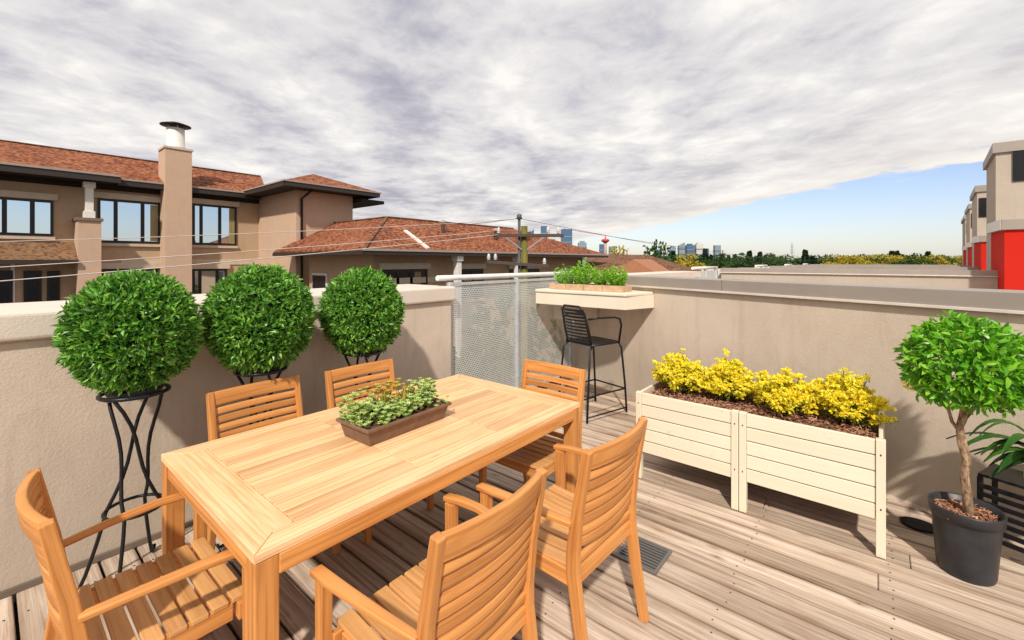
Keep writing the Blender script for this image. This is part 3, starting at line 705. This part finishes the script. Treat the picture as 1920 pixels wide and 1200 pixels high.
# band course between storeys
_,zb_=xz(240,497,XF); 
lk(MB().box(XF,XF+.05,4.0,10.3,zb_-.0,zb_+.28).build('band_course',CREAM))
lk(MB().box(XF,XF+.09,-14,9.8,4.80,5.06).build('eave_shade_band',DARKSOF))  # dark strip added in place of the eave's shadow on the upper wall
# lower left lean-to
yl,_=onx(138,XF); _,z1_=xz(60,455,XF); 
lt=lk(MB().slab([(XF,-14,2.42),(XF,yl,2.42),(-25.3,yl,1.66),(-25.3,-14,1.66)],.10).build('porch_roof',ROOFM))
MB().box(-25.33,-25.24,-14,yl,1.50,1.66).build('gutter',FASCIA).parent=lt
for (a,b) in ((-40,24),(44,78),(88,112)): win_px(a,b,508,600,XF+.02,[.5] if b-a>40 else [],sill=False,head=False,matg=GLASSD)
MBp=MB().box(XF+.0,XF+.05,onx(20,XF)[0],onx(28,XF)[0],-1,1.5).build('door_frame',WHITE); lk(MBp)
# pier and white post
yp0,_=onx(146,-25.4); yp1,_=onx(190,-25.4)
pr=lk(MB().box(XF,-25.4,yp0,yp1,-8,3.30).build('pier',BSTUC2))
MB().box(XF,-25.33,yp0-.06,yp1+.06,3.30,3.42).build('pier_cap',plain('pier_cap',(.20,.13,.10),.6)).parent=pr
ya,_=onx(159,-25.7); yb,_=onx(176,-25.7); cy=(ya+yb)/2
pp=lk(MB().box(-25.95,-25.65,cy-.13,cy+.13,3.42,4.95).box(-26.0,-25.6,cy-.19,cy+.19,4.72,4.96).box(-26.0,-25.6,cy-.18,cy+.18,3.421,3.72).build('post',WHITE,bevel=.01))
# chimney
c=lk(MB().box(XF-.25,-25.6,5.42,6.46,-8,6.92).build('chimney',BSTUC2))
MB().box(-26.75,-25.55,5.37,6.51,6.92,7.02).build('chimney_cap',CREAM).parent=c
mf=MB().lathe([(.42,0),(.42,.12),(.36,.14),(.36,.98),(.34,1.0)],24,(-26.15,5.94,7.02)).build('flue',WHITE); mf.parent=c
MB().lathe([(.62,0),(.62,.03),(.25,.16),(.0001,.2)],24,(-26.15,5.94,8.14)).lathe([(.40,-.02),(.55,0)],24,(-26.15,5.94,8.14)).build('flue_cap',FRAME).parent=c
mb=MB()
for k in range(4): mb=MB().box(-26.15+.3*math.cos(k*1.57)-.02,-26.15+.3*math.cos(k*1.57)+.02,5.94+.3*math.sin(k*1.57)-.02,5.94+.3*math.sin(k*1.57)+.02,8.0,8.16); mb.build('flue_bracket',WHITE).parent=c
# main roof
ZE=5.30; XE=-25.85; XR=-29.4; ZR=6.85
rf=lk(MB().slab([(XE,3.4,ZE),(XE,10.0,ZE),(XR,11.0,ZR),(XR,3.4,ZR)],.09).slab([(-25.15,-14,ZE+.03),(-25.15,3.75,ZE+.03),(XR,3.39,ZR+.001),(XR,-14,ZR+.001)],.09).slab([(XR,-14,ZR),(XR,11.0,ZR),(-33,11,ZE),(-33,-14,ZE)],.09).build('roof',ROOF))
MB().box(XE-.03,XE+.06,3.78,9.6,ZE-.09,ZE-.01).box(-25.18,-25.09,-14,3.78,ZE-.07,ZE+.02).build('gutter',FASCIAL).parent=rf
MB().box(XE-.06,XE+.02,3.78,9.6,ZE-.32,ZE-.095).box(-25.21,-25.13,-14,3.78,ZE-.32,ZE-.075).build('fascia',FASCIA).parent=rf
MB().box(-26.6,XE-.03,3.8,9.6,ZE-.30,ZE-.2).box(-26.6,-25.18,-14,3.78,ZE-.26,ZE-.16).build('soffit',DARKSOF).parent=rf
MB().box(XR-.08,XR+.08,-14,10.95,ZR+.005,ZR+.05).build('ridge_cap',ROOFB).parent=rf
# wing
lk(MB().box(-26.8,-22,9.82,12.85,-8,5.30).build('wing_wall',BSTUC2))
ex0,ex1,ey0,ey1,ez,az=-27.5,-20.95,8.85,13.85,5.36,6.3
ap=(-23.4,11.35,az); ap2=(-27.5,11.35,az)
rf=lk(MB().slab([(ex1,ey0,ez),(ex1,ey1,ez),ap],.08).slab([(ex0,ey0,ez),(ex1,ey0,ez),ap,ap2],.08).slab([(ex1,ey1,ez),(ex0,ey1,ez),ap2,ap],.08).build('wing_roof',ROOF))
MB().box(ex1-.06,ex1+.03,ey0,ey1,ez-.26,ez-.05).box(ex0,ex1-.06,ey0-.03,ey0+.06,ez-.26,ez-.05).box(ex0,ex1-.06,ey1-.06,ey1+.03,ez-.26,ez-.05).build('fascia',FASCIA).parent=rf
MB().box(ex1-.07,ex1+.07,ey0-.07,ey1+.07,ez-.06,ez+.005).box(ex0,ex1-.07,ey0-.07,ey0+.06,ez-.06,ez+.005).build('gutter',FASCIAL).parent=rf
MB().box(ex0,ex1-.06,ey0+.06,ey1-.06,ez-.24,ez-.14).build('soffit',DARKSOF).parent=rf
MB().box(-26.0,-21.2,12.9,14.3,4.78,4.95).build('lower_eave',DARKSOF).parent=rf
lk(MB().tube([(-21.3,10.3,5.1),(-21.9,10.05,4.7),(-21.9,10.05,-1)],.06,8).build('downspout',FRAME))

# ------------------------------------------------------------------ low hip-roofed building
b2=thing('low_building','low tan building with a broad red shingle hip roof behind the metal screen','building',(-17,15,-8))
def lk2(o): o.parent=b2; o.matrix_parent_inverse=Matrix.Translation(b2.location).inverted(); return o
E=2.07; XA=-14.36; YA=8.85; YB=27.5; w=3.0; ZA=3.62
f_=[(XA,YA,E),(XA,YB,E),(XA-w,YB-w*2.2,ZA),(XA-w,YA+w,ZA)]
rf=lk2(MB().slab(f_,.08).slab([(-22.2,YA,E),(XA,YA,E),(XA-w,YA+w,ZA),(-22.2,YA+w,ZA)],.08).slab([(XA,YB,E),(-20.4,YB,E),(XA-w,YB-w*2.2,ZA)],.08).slab([(XA-w,YA+w,ZA),(XA-w,YB-w*2.2,ZA),(-20.4,YB,E),(-20.4,YA+w,E)],.08).build('roof',ROOF))
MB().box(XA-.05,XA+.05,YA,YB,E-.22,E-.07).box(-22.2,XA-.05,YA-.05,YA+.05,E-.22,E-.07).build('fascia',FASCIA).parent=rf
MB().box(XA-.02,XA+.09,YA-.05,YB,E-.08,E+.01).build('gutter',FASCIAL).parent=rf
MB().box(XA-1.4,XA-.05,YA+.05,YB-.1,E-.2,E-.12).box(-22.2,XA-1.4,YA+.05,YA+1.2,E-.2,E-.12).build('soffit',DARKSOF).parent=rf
MB().beam([(XA-w,YA+w,ZA+.02),(XA-w,YB-w*2.2,ZA+.02)],.16,.05).beam([(XA+.02,YA,E+.02),(XA-w,YA+w,ZA+.02)],.13,.05,(1,1,0)).beam([(XA-w,YA+w,ZA+.02),(-22.2,YA+w,ZA+.02)],.16,.05,(0,1,0)).build('ridge_cap',ROOFB).parent=rf
# white expansion strip on roof
ys,_=onx(815,XA+0); 
def rp(y,k): return Vector((XA-w*k,y,E+(ZA-E)*k+.03))
yy=11.75
MB().beam([rp(yy+.1,.02),rp(yy+.1,.55)],.15,.10,(0,1,0)).build('roof_flashing',WHITE).parent=rf
mb=MB()
for (y_,k) in ((14.2,.6),(17.5,.45),(20.5,.5)): mb.lathe([(.10,0),(.10,.4),(.2,.42),(.2,.5),(.02,.58)],10,tuple(rp(y_,k)))
mb.build('roof_vent',FASCIAL).parent=rf
XB=XA-1.25
lk2(MB().box(-21,XB,YA+1.15,YB-1.2,-8,E-.13).build('wall',BSTUC))
def w2(p0,p1,pt,pb,sp,X=XB,**k): win_px(p0,p1,pt,pb,X,sp,lkf=lk2,matg=GLASSD,**k)
w2(716,800,506,560,[.32,.62],curt=.7); w2(865,905,505,560,[.5]); w2(955,1010,505,545,[.5])
mb=MB().box(XB-.02,XB+.03,onx(1048,XB)[0],onx(1070,XB)[0],-1,1.15).build('white_door',WHITE); lk2(mb)
for pxx in (858,970,):
    y_,d_=onx(pxx,XA-.25); o=MB().box(XA-.38,XA-.12,y_-.13,y_+.13,-8,1.62).box(XA-.44,XA-.06,y_-.19,y_+.19,1.62,1.86).build('column',WHITE,bevel=.01); lk2(o)
mb=MB().box(XB,XB+.06,YA+1.5,YB-1.5,.65,.9).build('band_course',CREAM); lk2(mb)
# window in the wall facing the camera left
wl=MB().box(-20.6,-19.2,YA+1.08,YA+1.14,-.6,1.05).build('window',WHITE); lk2(wl); MB().box(-20.5,-19.3,YA+1.05,YA+1.10,-.5,.95).build('pane',GLASSD).parent=wl
ll=MB().lathe([(.05,0),(.09,.05),(.09,.25),(.02,.32)],10,(-17.4,YA+1.0,.95)).build('wall_lamp',WHITE); lk2(ll)

# ------------------------------------------------------------------ utility pole + wires
PT=Vector((P(983,490,10).x,P(983,490,10).y,-8))
up=thing('utility_pole','weathered wooden utility pole with two crossarms behind the metal screen','utility pole',tuple(PT))
MOSS=NT('pole_wood'); _v=MOSS.noise(MOSS.coord('Object',(1,1,.15)),14,5,.7); MOSS=MOSS.done(MOSS.ramp(_v,[(.3,(.05,.06,.02)),(.5,(.13,.12,.03)),(.7,(.28,.19,.06))]),.9,0,.1)
rt=Vector((.768,.64,0)); fw=Vector((-.64,.768,0))
zz=lambda py,d=10: CAMZ+(HY-py)/F*d+8
MB().tube([(0,0,0),(0,0,zz(424))],[.115,.075],14).build('pole',MOSS,up)
cp=-rt*.115-fw*.05
MB().tube([cp+Vector((0,0,0)),cp+Vector((0,0,zz(408)))],.032,8).lathe([(.03,0),(.075,.02),(.05,.07),(.06,.10),(.02,.13)],10,(cp.x,cp.y,zz(412))).build('conduit',plain('conduit',(.10,.10,.10),.5,.4),up)
CA=plain('crossarm_wood',(.07,.05,.045),.8)
ad=(Vector((.25,1,0))).normalized()   # arms run across the lane
def arm(py,l0,l1,tilt,name='crossarm'):
    a=-rt*l0*1.0-fw*.12; b=rt*l1-fw*.12
    z=zz(py); MB().beam([a+Vector((0,0,z-tilt)),b+Vector((0,0,z+tilt))],2*.035,.08,(0,0,1)).build(name,CA,up,bevel=.006)
    return a+Vector((0,0,z-tilt)),b+Vector((0,0,z+tilt))
a1,b1=arm(442,.68,.88,0.0); a2,b2_=arm(495,.85,.55,-.05)
for sx in (-1,1): MB().beam([rt*sx*.42-fw*.18+Vector((0,0,zz(446))),rt*sx*.06-fw*.1+Vector((0,0,zz(468)))],.03,.012,(0,0,1)).build('brace',plain('brace',(.30,.31,.33),.5,.5),up)
INS=plain('porcelain',(.62,.60,.58),.25); 
def ins(v,s=1.0): MB().lathe([(.02*s,0),(.055*s,.03*s),(.03*s,.06*s),(.065*s,.08*s),(.03*s,.12*s),(.045*s,.15*s),(.01*s,.18*s)],12,tuple(v)).build('insulator',INS,up)
for v in (a1+rt*.1,b1-rt*.12,a2+rt*.05,a2+rt*.2,b2_-rt*.1): ins(v+Vector((0,0,.038)),.8)
ins(b1-rt*.35+Vector((0,0,.05)),.8)
WIRE=plain('wire_pale',(.52,.44,.40),.6); WIRED=plain('wire_dark',(.12,.11,.12),.6)
def wire(a,b,sag,r,label,mat,grp):
    pts=[]
    for k in range(25):
        f=k/24; p=a.lerp(b,f); p.z-=4*sag*f*(1-f); pts.append(p)
    tag(MB().tube(pts,r,5).build('power_line',mat),label,'wire',grp)
G='overhead wires crossing the view'
tp_=lambda v: v+PT
wire(P(-160,457,6.5),tp_(b1-rt*1.3+Vector((0,0,.35))),.06,.0065,'topmost pale overhead wire passing before the apartment windows',WIRE,G)
wire(P(-160,510,6.0),tp_(a1+Vector((0,0,.1))),.05,.0075,'second pale wire from the top, ending on the left upper crossarm',WIRE,G)
wire(P(-160,540,6.0),tp_(a1+rt*.15+Vector((0,0,.02))),.04,.0085,'lowest pale overhead wire, just above the ball topiaries',WIRE,G)
top=tp_(cp+Vector((0,0,zz(410))))
wire(top,P(1500,482,60),.6,.006,'thin dark wire running right from the tip of the utility pole',WIRED,G)
wire(top,P(560,418,30),.4,.007,'thin dark wire running left from the tip of the utility pole',WIRED,G)
wire(tp_(b1+Vector((0,0,.15))),P(1560,484,60),.5,.006,'thin dark wire running right from the upper crossarm end',WIRED,G)

# ------------------------------------------------------------------ neighbouring townhouse roofs
RED=stucco('red_stucco',(.56,.022,.012),.12,.3,60); TWR=stucco('tower_stucco',(.47,.40,.33),.2,.35,60)
boxes=[(1.76,11.9,8.0),(2.33,18.9,13),(2.86,25.1,17.5),(3.4,31.5,22)]
labs=['nearest neighbouring townhouse roof with a red stair box and tall beige tower','second neighbouring townhouse roof beyond the nearest red box','third townhouse roof along the row, its red box half size','farthest townhouse roof in the row with only a small black vent panel seen']
pys=[12.5,19.3,25.6,32.0]
for i,(bx0,by,_d) in enumerate(boxes):
    t=thing('townhouse',labs[i],'townhouse',(0,by,0),0,'townhouse roofs in a row on the right')
    def k_(o,p=None): 
        o.parent=p or t
        if p is None: o.matrix_parent_inverse=Matrix.Translation(t.location).inverted()
        return o
    yprev=5.75 if i==0 else pys[i-1]+.3
    k_(MB().box(-3.9,9,yprev,pys[i]+.3,-8,-.02).build('building_body',TWR))
    k_(MB().box(-3.2,bx0+.6,pys[i],pys[i]+.28,-.02,1.33).build('parapet',TWR))
    k_(MB().box(-3.22,bx0+.02,pys[i]-.03,pys[i]+.31,1.315,1.424).build('metal_coping',CAPM))
    k_(MB().box(-3.22,bx0+.02,pys[i]-.045,pys[i]-.03,1.30,1.32).build('coping_drip_edge',CAPL))
    ys0=pys[i]-1.9
    k_(MB().box(-3.75,-3.2,yprev,ys0,-.02,1.24).build('side_parapet',WALL)); k_(MB().box(-3.8,-3.16,yprev,ys0+.02,1.24,1.37).build('side_parapet_cap',WALLCAP))
    sc=k_(MB().box(-3.33,-3.30,ys0+.06,pys[i]-.05,.05,1.36).build('screen_panel',PERF))
    MB().box(-3.35,-3.27,ys0+.9,ys0+.95,0,1.4).box(-3.35,-3.27,pys[i]-.14,pys[i]-.06,0,1.46).build('screen_post',GALV).parent=sc
    MB().tube([(-3.31,ys0-.1,1.44),(-3.31,pys[i]-.02,1.44)],.034,10).build('screen_rail',WHITE).parent=sc
    # red box
    W=2.2
    r=k_(MB().box(bx0,bx0+W,by,by+1.25,-.02,2.17).build('red_box',RED))
    MB().box(bx0-.05,bx0+W+.05,by-.05,by+1.27,2.17,2.37).build('coping',CAPM,bevel=.01).parent=r
    MB().box(bx0-.056,bx0-.051,by-.04,by+1.26,2.175,2.365).build('coping_end',WHITE).parent=r
    # tower
    tx=bx0+.07; ty=by+1.28
    tw=k_(MB().box(tx,tx+5,ty,ty+1.0,-.02,3.82).build('stair_tower',TWR))
    cp_=MB(); cp_.poly([(tx-.05,ty-.05,3.80),(tx+5,ty-.05,3.80),(tx+5,ty+1.05,3.80),(tx-.05,ty+1.05,3.62),(tx-.05,ty-.05,4.0),(tx+5,ty-.05,4.0),(tx+5,ty+1.05,4.0),(tx-.05,ty+1.05,3.78)],[(0,1,2,3),(4,5,6,7),(0,1,5,4),(1,2,6,5),(2,3,7,6),(3,0,4,7)])
    cp_.build('coping',CAPM).parent=tw
    MB().box(tx+(.23 if i==0 else .04),tx+(1.5 if i==0 else .36+.05*i),ty-.03,ty+.02,3.20 if i==0 else 3.0,3.96 if i==0 else 3.60).build('window',GLASSD).parent=tw

# ------------------------------------------------------------------ brown roof house & gable beyond
t=thing('brown_roof_house','low house with a mossy dark brown shingle roof beyond the herbs','house',tuple(P(1180,560,30)))
def k3(o): o.parent=t; o.matrix_parent_inverse=Matrix.Translation(t.location).inverted(); return o
a_,b_,c_,d_=P(1100,512,27),P(1300,514,30),P(1215,478,34),P(1095,476,36)
bk=P(1100,512,48)
k3(MB().poly([a_,b_,c_,d_]).build('roof',ROOFB,recalc=False)); 
e_=P(1330,512,46); k3(MB().poly([b_,e_,c_]).build('roof',ROOFB,recalc=False))
k3(MB().slab([a_-Vector((0,0,.1)),b_-Vector((0,0,.1)),e_-Vector((0,0,.1)),bk-Vector((0,0,.1))],7).build('wall',BSTUC))
tag(k3(MB().poly([P(1110,500,26.9),P(1160,500,27.5),P(1160,480,33.3),P(1100,478,35)]).build('moss_patch',leafm('moss',[(.10,.12,.02),(.16,.16,.03)],0,.9,.1),recalc=False)) if False else None) if False else None
t=thing('gabled_house','small orange roofed gable peeking between the herbs and brown roof','house',tuple(P(1185,560,22)))
g0,g1,g2=P(1140,518,22),P(1240,518,22),P(1188,486,22); bk=Vector((-.3,3,0))
o=MB().poly([g0,g1,g2,g0+bk,g1+bk,g2+bk],[(0,1,2),(3,5,4),(0,2,5,3),(1,4,5,2)]).build('roof',plain('orange_roof',(.36,.16,.08),.8)); k3(o)
o=MB().slab([g0,g1,g1+bk,g0+bk],7).build('wall',CREAM); k3(o)

# ------------------------------------------------------------------ distant skyline
BL=plain('blue_glass',(.07,.14,.24),.3); BL2=plain('grey_glass',(.22,.27,.32),.4); BG=plain('pale_concrete',(.55,.53,.5),.7)
D=1200
def tower(px0,px1,py,mat,shape='flat',lab='',D=D):
    r0=(px0+px1)/2; c=P(r0,490,D); w=(px1-px0)/F*D; h=CAMZ+(HY-py)/F*D+8
    t=thing('office_tower',lab,'office tower',(c.x,c.y,-8),math.atan2(-.64*0+.64,.768),'office towers on the skyline')
    x=w/2; y=w*.35
    if shape=='flat': MB().box(-x,x,-y,y,0,h).build('tower_block',mat,t)
    elif shape=='step': MB().box(-x,x,-y,y,0,h*.93).build('tower_block',mat,t); MB().box(-x*.6,x*.6,-y*.7,y*.7,h*.93,h).build('crown',mat,t)
    else: MB().poly([(-x,-y,0),(x,-y,0),(x,-y,h),(-x,-y,h*.86),(-x,y,0),(x,y,0),(x,y,h),(-x,y,h*.86)],[(0,1,2,3),(4,7,6,5),(0,3,7,4),(1,5,6,2),(3,2,6,7)]).build('tower_block',mat,t)
    mb=MB()
    nf=max(4,int(h/14))
    for k in range(1,nf): mb.box(-x-.8,x+.8,-y-.8,y+.8,k*h/nf*.93,k*h/nf*.93+2.2)
    mb.build('floor_bands',BL2 if mat is not BL2 else BL,t)
tower(990,1001,430,BL,'slope','slim blue tower with sloping top just right of the utility pole')
tower(1014,1026,424,BL,'flat','blue glass tower with flat top, tallest left of the beige dome block')
tower(1028,1040,436,BG,'step','small beige stepped tower between two blue ones')
tower(1052,1072,430,BL,'flat','broad dark blue tower at the right hand side of the downtown group')
tower(1084,1099,452,BL2,'step','low grey tower just above the right tip of the red roof')
tower(1124,1133,458,BL,'flat','narrow blue tower directly left of the red-topped observation tower')
tower(1142,1152,462,BL2,'flat','short grey tower directly right of the observation tower')
tower(1228,1240,468,BL,'flat','low blue block left of the cluster of tall grey towers')
tower(1272,1283,455,BL2,'slope','blue grey tower with white edge, left of the tall grey cluster')
tower(1286,1300,457,BL,'step','stepped dark tower in the middle of the right hand cluster')
tower(1304,1317,455,BG,'step','pale lattice like tower at the right of the cluster')
tower(1339,1350,460,BL2,'flat','single grey glass tower standing apart on the right')
tower(1244,1251,467,BG,'flat','tiny pale block just left of the dark towers in the right cluster')
tower(1256,1266,461,BL2,'step','short dark stepped block at the left end of the right hand cluster')
tower(1319,1328,466,BL,'flat','small blue block immediately right of the pale lattice like tower')
tower(1355,1361,469,BG,'flat','tiny pale slab just right of the lone grey glass tower')
c=P(1135,490,1100); t=thing('observation_tower','slender concrete observation tower with a red bulb on top','tower',(c.x,c.y,-8))
h=CAMZ+(HY-446)/F*1100+8
MB().lathe([(6,0),(3.6,h*.55),(3.2,h*.82)],12).build('shaft',plain('pink_concrete',(.45,.30,.26),.7),t); MB().lathe([(3.2,h*.80),(8,h*.86),(10,h*.89),(10,h*.93),(6,h*.96),(2,h*.97),(.8,h*1.08)],16).build('pod',plain('red_pod',(.50,.07,.05),.6),t)
c=P(1485,490,300); t=thing('antenna_mast','thin antenna mast on a small block rising above the far tree line','mast',(c.x,c.y,-8))
MB().box(-3.2,3.2,-3,3,0,17.5-4).build('base_block',BG,t); mb=MB().tube([(0,0,13),(0,0,22.5)],.25,6)
for k in range(4): mb.box(-1.4+.2*k,1.4-.2*k,-.1,.1,15.5+k*1.6,15.8+k*1.6)
mb.build('mast',BL2,t)

# far tree line -----------------------------------------------------------------
def tree_proto(kind,seed):
    rg=np.random.default_rng(seed); t=thing('tree','','tree')
    H=12.
    MB().tube([(0,0,0),(.15,.1,H*.35),(0,0,H*.8)],[.3,.22,.06],7).build('trunk',BARK,t)
    if kind=='conifer':
        n=1100; f=rg.uniform(.12,1,n)**.8; r=2.3*(1-f)**.8*(.55+.45*rg.uniform(0,1,n))*(1+.25*np.sin(f*34)); a=rg.uniform(0,6.28,n)
        p=np.stack([r*np.cos(a),r*np.sin(a),f*H],1); d=np.stack([np.cos(a),np.sin(a),-.4+0*a],1)+rg.normal(size=(n,3))*.3; leaf_mesh('crown',p,d,rg.normal(size=(n,3)),.75,.35,LF_FARD,t)
    else:
        cl=[(rg.normal()*1.7,rg.normal()*1.7,H*.66+rg.normal()*1.5,rg.uniform(1.3,2.3)) for _ in range(9)]; P_=[]
        for (x,y,z,r) in cl:
            m_=150; u=rg.normal(size=(m_,3)); u/=np.linalg.norm(u,axis=1,keepdims=True); P_.append(np.array([x,y,z])+u*r*rg.uniform(.6,1,(m_,1))*[1,1,.8])
        p=np.concatenate(P_); leaf_mesh('crown',p,rg.normal(size=p.shape),rg.normal(size=p.shape),.6,.42,LF_FARY if kind=='yellow' else LF_FAR,t)
    return t
PR={k:tree_proto(k,s) for k,s in (('conifer',1),('green',2),('yellow',3))}
used=set(); rg=random.Random(11)
GL={'conifer':'dark conifer poking above the far tree line','green':'rounded green tree in the far tree line','yellow':'yellow autumn tree in the far tree line'}
GG={'conifer':'dark conifers in the far tree line','green':'green trees in the far tree line','yellow':'yellow trees in the far tree line'}
def put(kind,px,py,d,s=None,label=None):
    q=P(px,490,d); top_=CAMZ+(HY-py)/F*d+8; o=PR[kind] if kind not in used else copy_tree(PR[kind]); used.add(kind)
    sc=top_/12.; o.location=(q.x,q.y,-8); o.scale=(sc*(s or 1),sc*(s or 1),sc); o.rotation_euler.z=rg.uniform(0,6.28)
    o['label']=label or GL[kind]; 
    if not label: o['group']=GG[kind]
    elif 'group' in o: del o['group']
put('yellow',1163,463,120,1.1,'golden autumn tree just right of the observation tower')
put('green',1208,463,45,.75,'dark bushy treetop rising over the peak of the brown roof')
put('yellow',1283,476,100,1.2,'golden autumn tree before the right cluster of towers')
x=1225
while x<1812:
    far=rg.uniform(130,230)
    if x<1380: kind=rg.choice(['conifer','green','green']); py=rg.uniform(476,485)
    elif x<1530: kind=rg.choice(['conifer','green','green','conifer']); py=rg.uniform(477,485)
    else: kind=rg.choice(['yellow','yellow','green']) ; py=rg.uniform(476,482)
    put(kind,x,py,far,1.35 if kind!='conifer' else .9); x+=rg.uniform(5,12)
for x_,py in ((1510,468),(1672,470),(1681,470),(1690,476),(1740,471),(1262,470),(1322,466),(1405,470),(1425,472),(1230,470)): put('conifer',x_,py,170,1.0)
m=MB()
tag(MB().poly([P(880,487,420),P(1990,487,420),P(1990,483,520),P(880,483,520)]).build('hills',LF_FAR),kind='structure')
# yellow-green tree in the lane behind the screen
put('green',915,560,13,.7,'rounded green tree in the lane seen through the perforated screen')

# ------------------------------------------------------------------ world, sun, camera
sun_dir=Vector((-.40,.62,-.68)).normalized()
w=bpy.data.worlds.new('World'); bpy.context.scene.world=w; w.use_nodes=True; nt=w.node_tree; nt.nodes.clear()
class WN_(NT):
    def __init__(s,t): s.t=t
N=WN_(nt); out=N.n('ShaderNodeOutputWorld')
sky=N.n('ShaderNodeTexSky'); sky.sky_type='NISHITA'; sky.sun_disc=False; sky.sun_elevation=math.asin(-sun_dir.z); sky.sun_rotation=math.atan2(-sun_dir.x,-sun_dir.y); sky.ozone_density=2.0; sky.dust_density=.6; sky.air_density=1.0
tc=N.n('ShaderNodeTexCoord'); sp=N.n('ShaderNodeSeparateXYZ'); N.l(tc.outputs['Generated'],sp.inputs[0])
z=N.math('MAXIMUM',sp.outputs[2],.004)
zc=N.math('ADD',z,.06)
u=N.math('DIVIDE',sp.outputs[0],zc); v=N.math('DIVIDE',sp.outputs[1],zc)
cb=N.n('ShaderNodeCombineXYZ'); N.l(N.math('ADD',u,v),cb.inputs[0]); N.l(N.math('MULTIPLY',N.math('SUBTRACT',u,v),.62),cb.inputs[1])
n1=N.noise(cb.outputs[0],1.0,8,.55,.25)
cb2=N.n('ShaderNodeCombineXYZ'); N.l(u,cb2.inputs[0]); N.l(v,cb2.inputs[1]); cb2.inputs[2].default_value=3.
n2=N.noise(cb2.outputs[0],3.8,8,.62,.3); n0=N.noise(cb.outputs[0],.32,3,.5,.2)
den=N.math('ADD',N.math('ADD',N.math('MULTIPLY',n1,.52),N.math('MULTIPLY',n2,.27)),N.math('MULTIPLY',n0,.21))
ccol=N.ramp(den,[(.385,(.45,.44,.51)),(.44,(.58,.565,.62)),(.485,(.73,.71,.73)),(.535,(.84,.815,.81)),(.59,(1.0,.965,.925))])
# edge of the cloud deck: straight line on the cloud plane
ur=N.math('DIVIDE',sp.outputs[0],z); vr=N.math('DIVIDE',sp.outputs[1],z)
e=N.math('SUBTRACT',7.15,N.math('ADD',N.math('MULTIPLY',ur,1.03),vr))
e=N.math('ADD',e,N.math('MULTIPLY',N.math('SUBTRACT',n1,.5),3.2)); e=N.math('ADD',e,N.math('MULTIPLY',N.math('SUBTRACT',n2,.5),1.8))
mask=N.math('MINIMUM',N.math('MAXIMUM',N.math('MULTIPLY',e,2.4),0.),1.)
# brighter rim near the edge
rim=N.math('MINIMUM',N.math('MAXIMUM',N.math('SUBTRACT',1.,N.math('MULTIPLY',e,.22)),0.),1.)
ccol=N.mix(N.math('MULTIPLY',rim,.62),ccol,(1.0,.93,.84))
hz=N.math('POWER',N.math('MAXIMUM',N.math('SUBTRACT',1.,N.math('MULTIPLY',z,6.)),0.),1.6)
ccol=N.mix(N.math('MULTIPLY',hz,.55),ccol,(.93,.87,.80))
skyc=N.mix(N.math('MULTIPLY',N.math('POWER',N.math('MAXIMUM',N.math('SUBTRACT',1.,N.math('MULTIPLY',z,6.)),0.),1.6),.55),N.mix(1.,sky.outputs[0],(1.0,.92,1.0),'MULTIPLY'),(4.5,4.8,4.5)); b1_=N.n('ShaderNodeBackground'); N.l(skyc,b1_.inputs[0]); b1_.inputs[1].default_value=.15
b2g=N.n('ShaderNodeBackground'); N.l(ccol,b2g.inputs[0]); b2g.inputs[1].default_value=1.0
ms=N.n('ShaderNodeMixShader'); N.l(mask,ms.inputs[0]); N.l(b1_.outputs[0],ms.inputs[1]); N.l(b2g.outputs[0],ms.inputs[2]); N.l(ms.outputs[0],out.inputs[0])

ld=bpy.data.lights.new('sun','SUN'); ld.energy=4.5; ld.angle=R(2.2); ld.color=(1,.93,.82); lo=bpy.data.objects.new('sun',ld); C.objects.link(lo); lo.rotation_euler=sun_dir.to_track_quat('-Z','Y').to_euler()
cd=bpy.data.cameras.new('camera'); cam=bpy.data.objects.new('camera',cd); C.objects.link(cam); bpy.context.scene.camera=cam
cam.location=(0,0,CAMZ); cam.rotation_euler=(R(90),0,math.atan2(.64,.768)); cd.sensor_width=36; cd.lens=36*F/1920; cd.shift_y=-(600-HY)/1920; cd.clip_start=.05; cd.clip_end=9000
sc=bpy.context.scene; sc.view_settings.view_transform='Standard'; sc.view_settings.look='None'; sc.view_settings.exposure=0
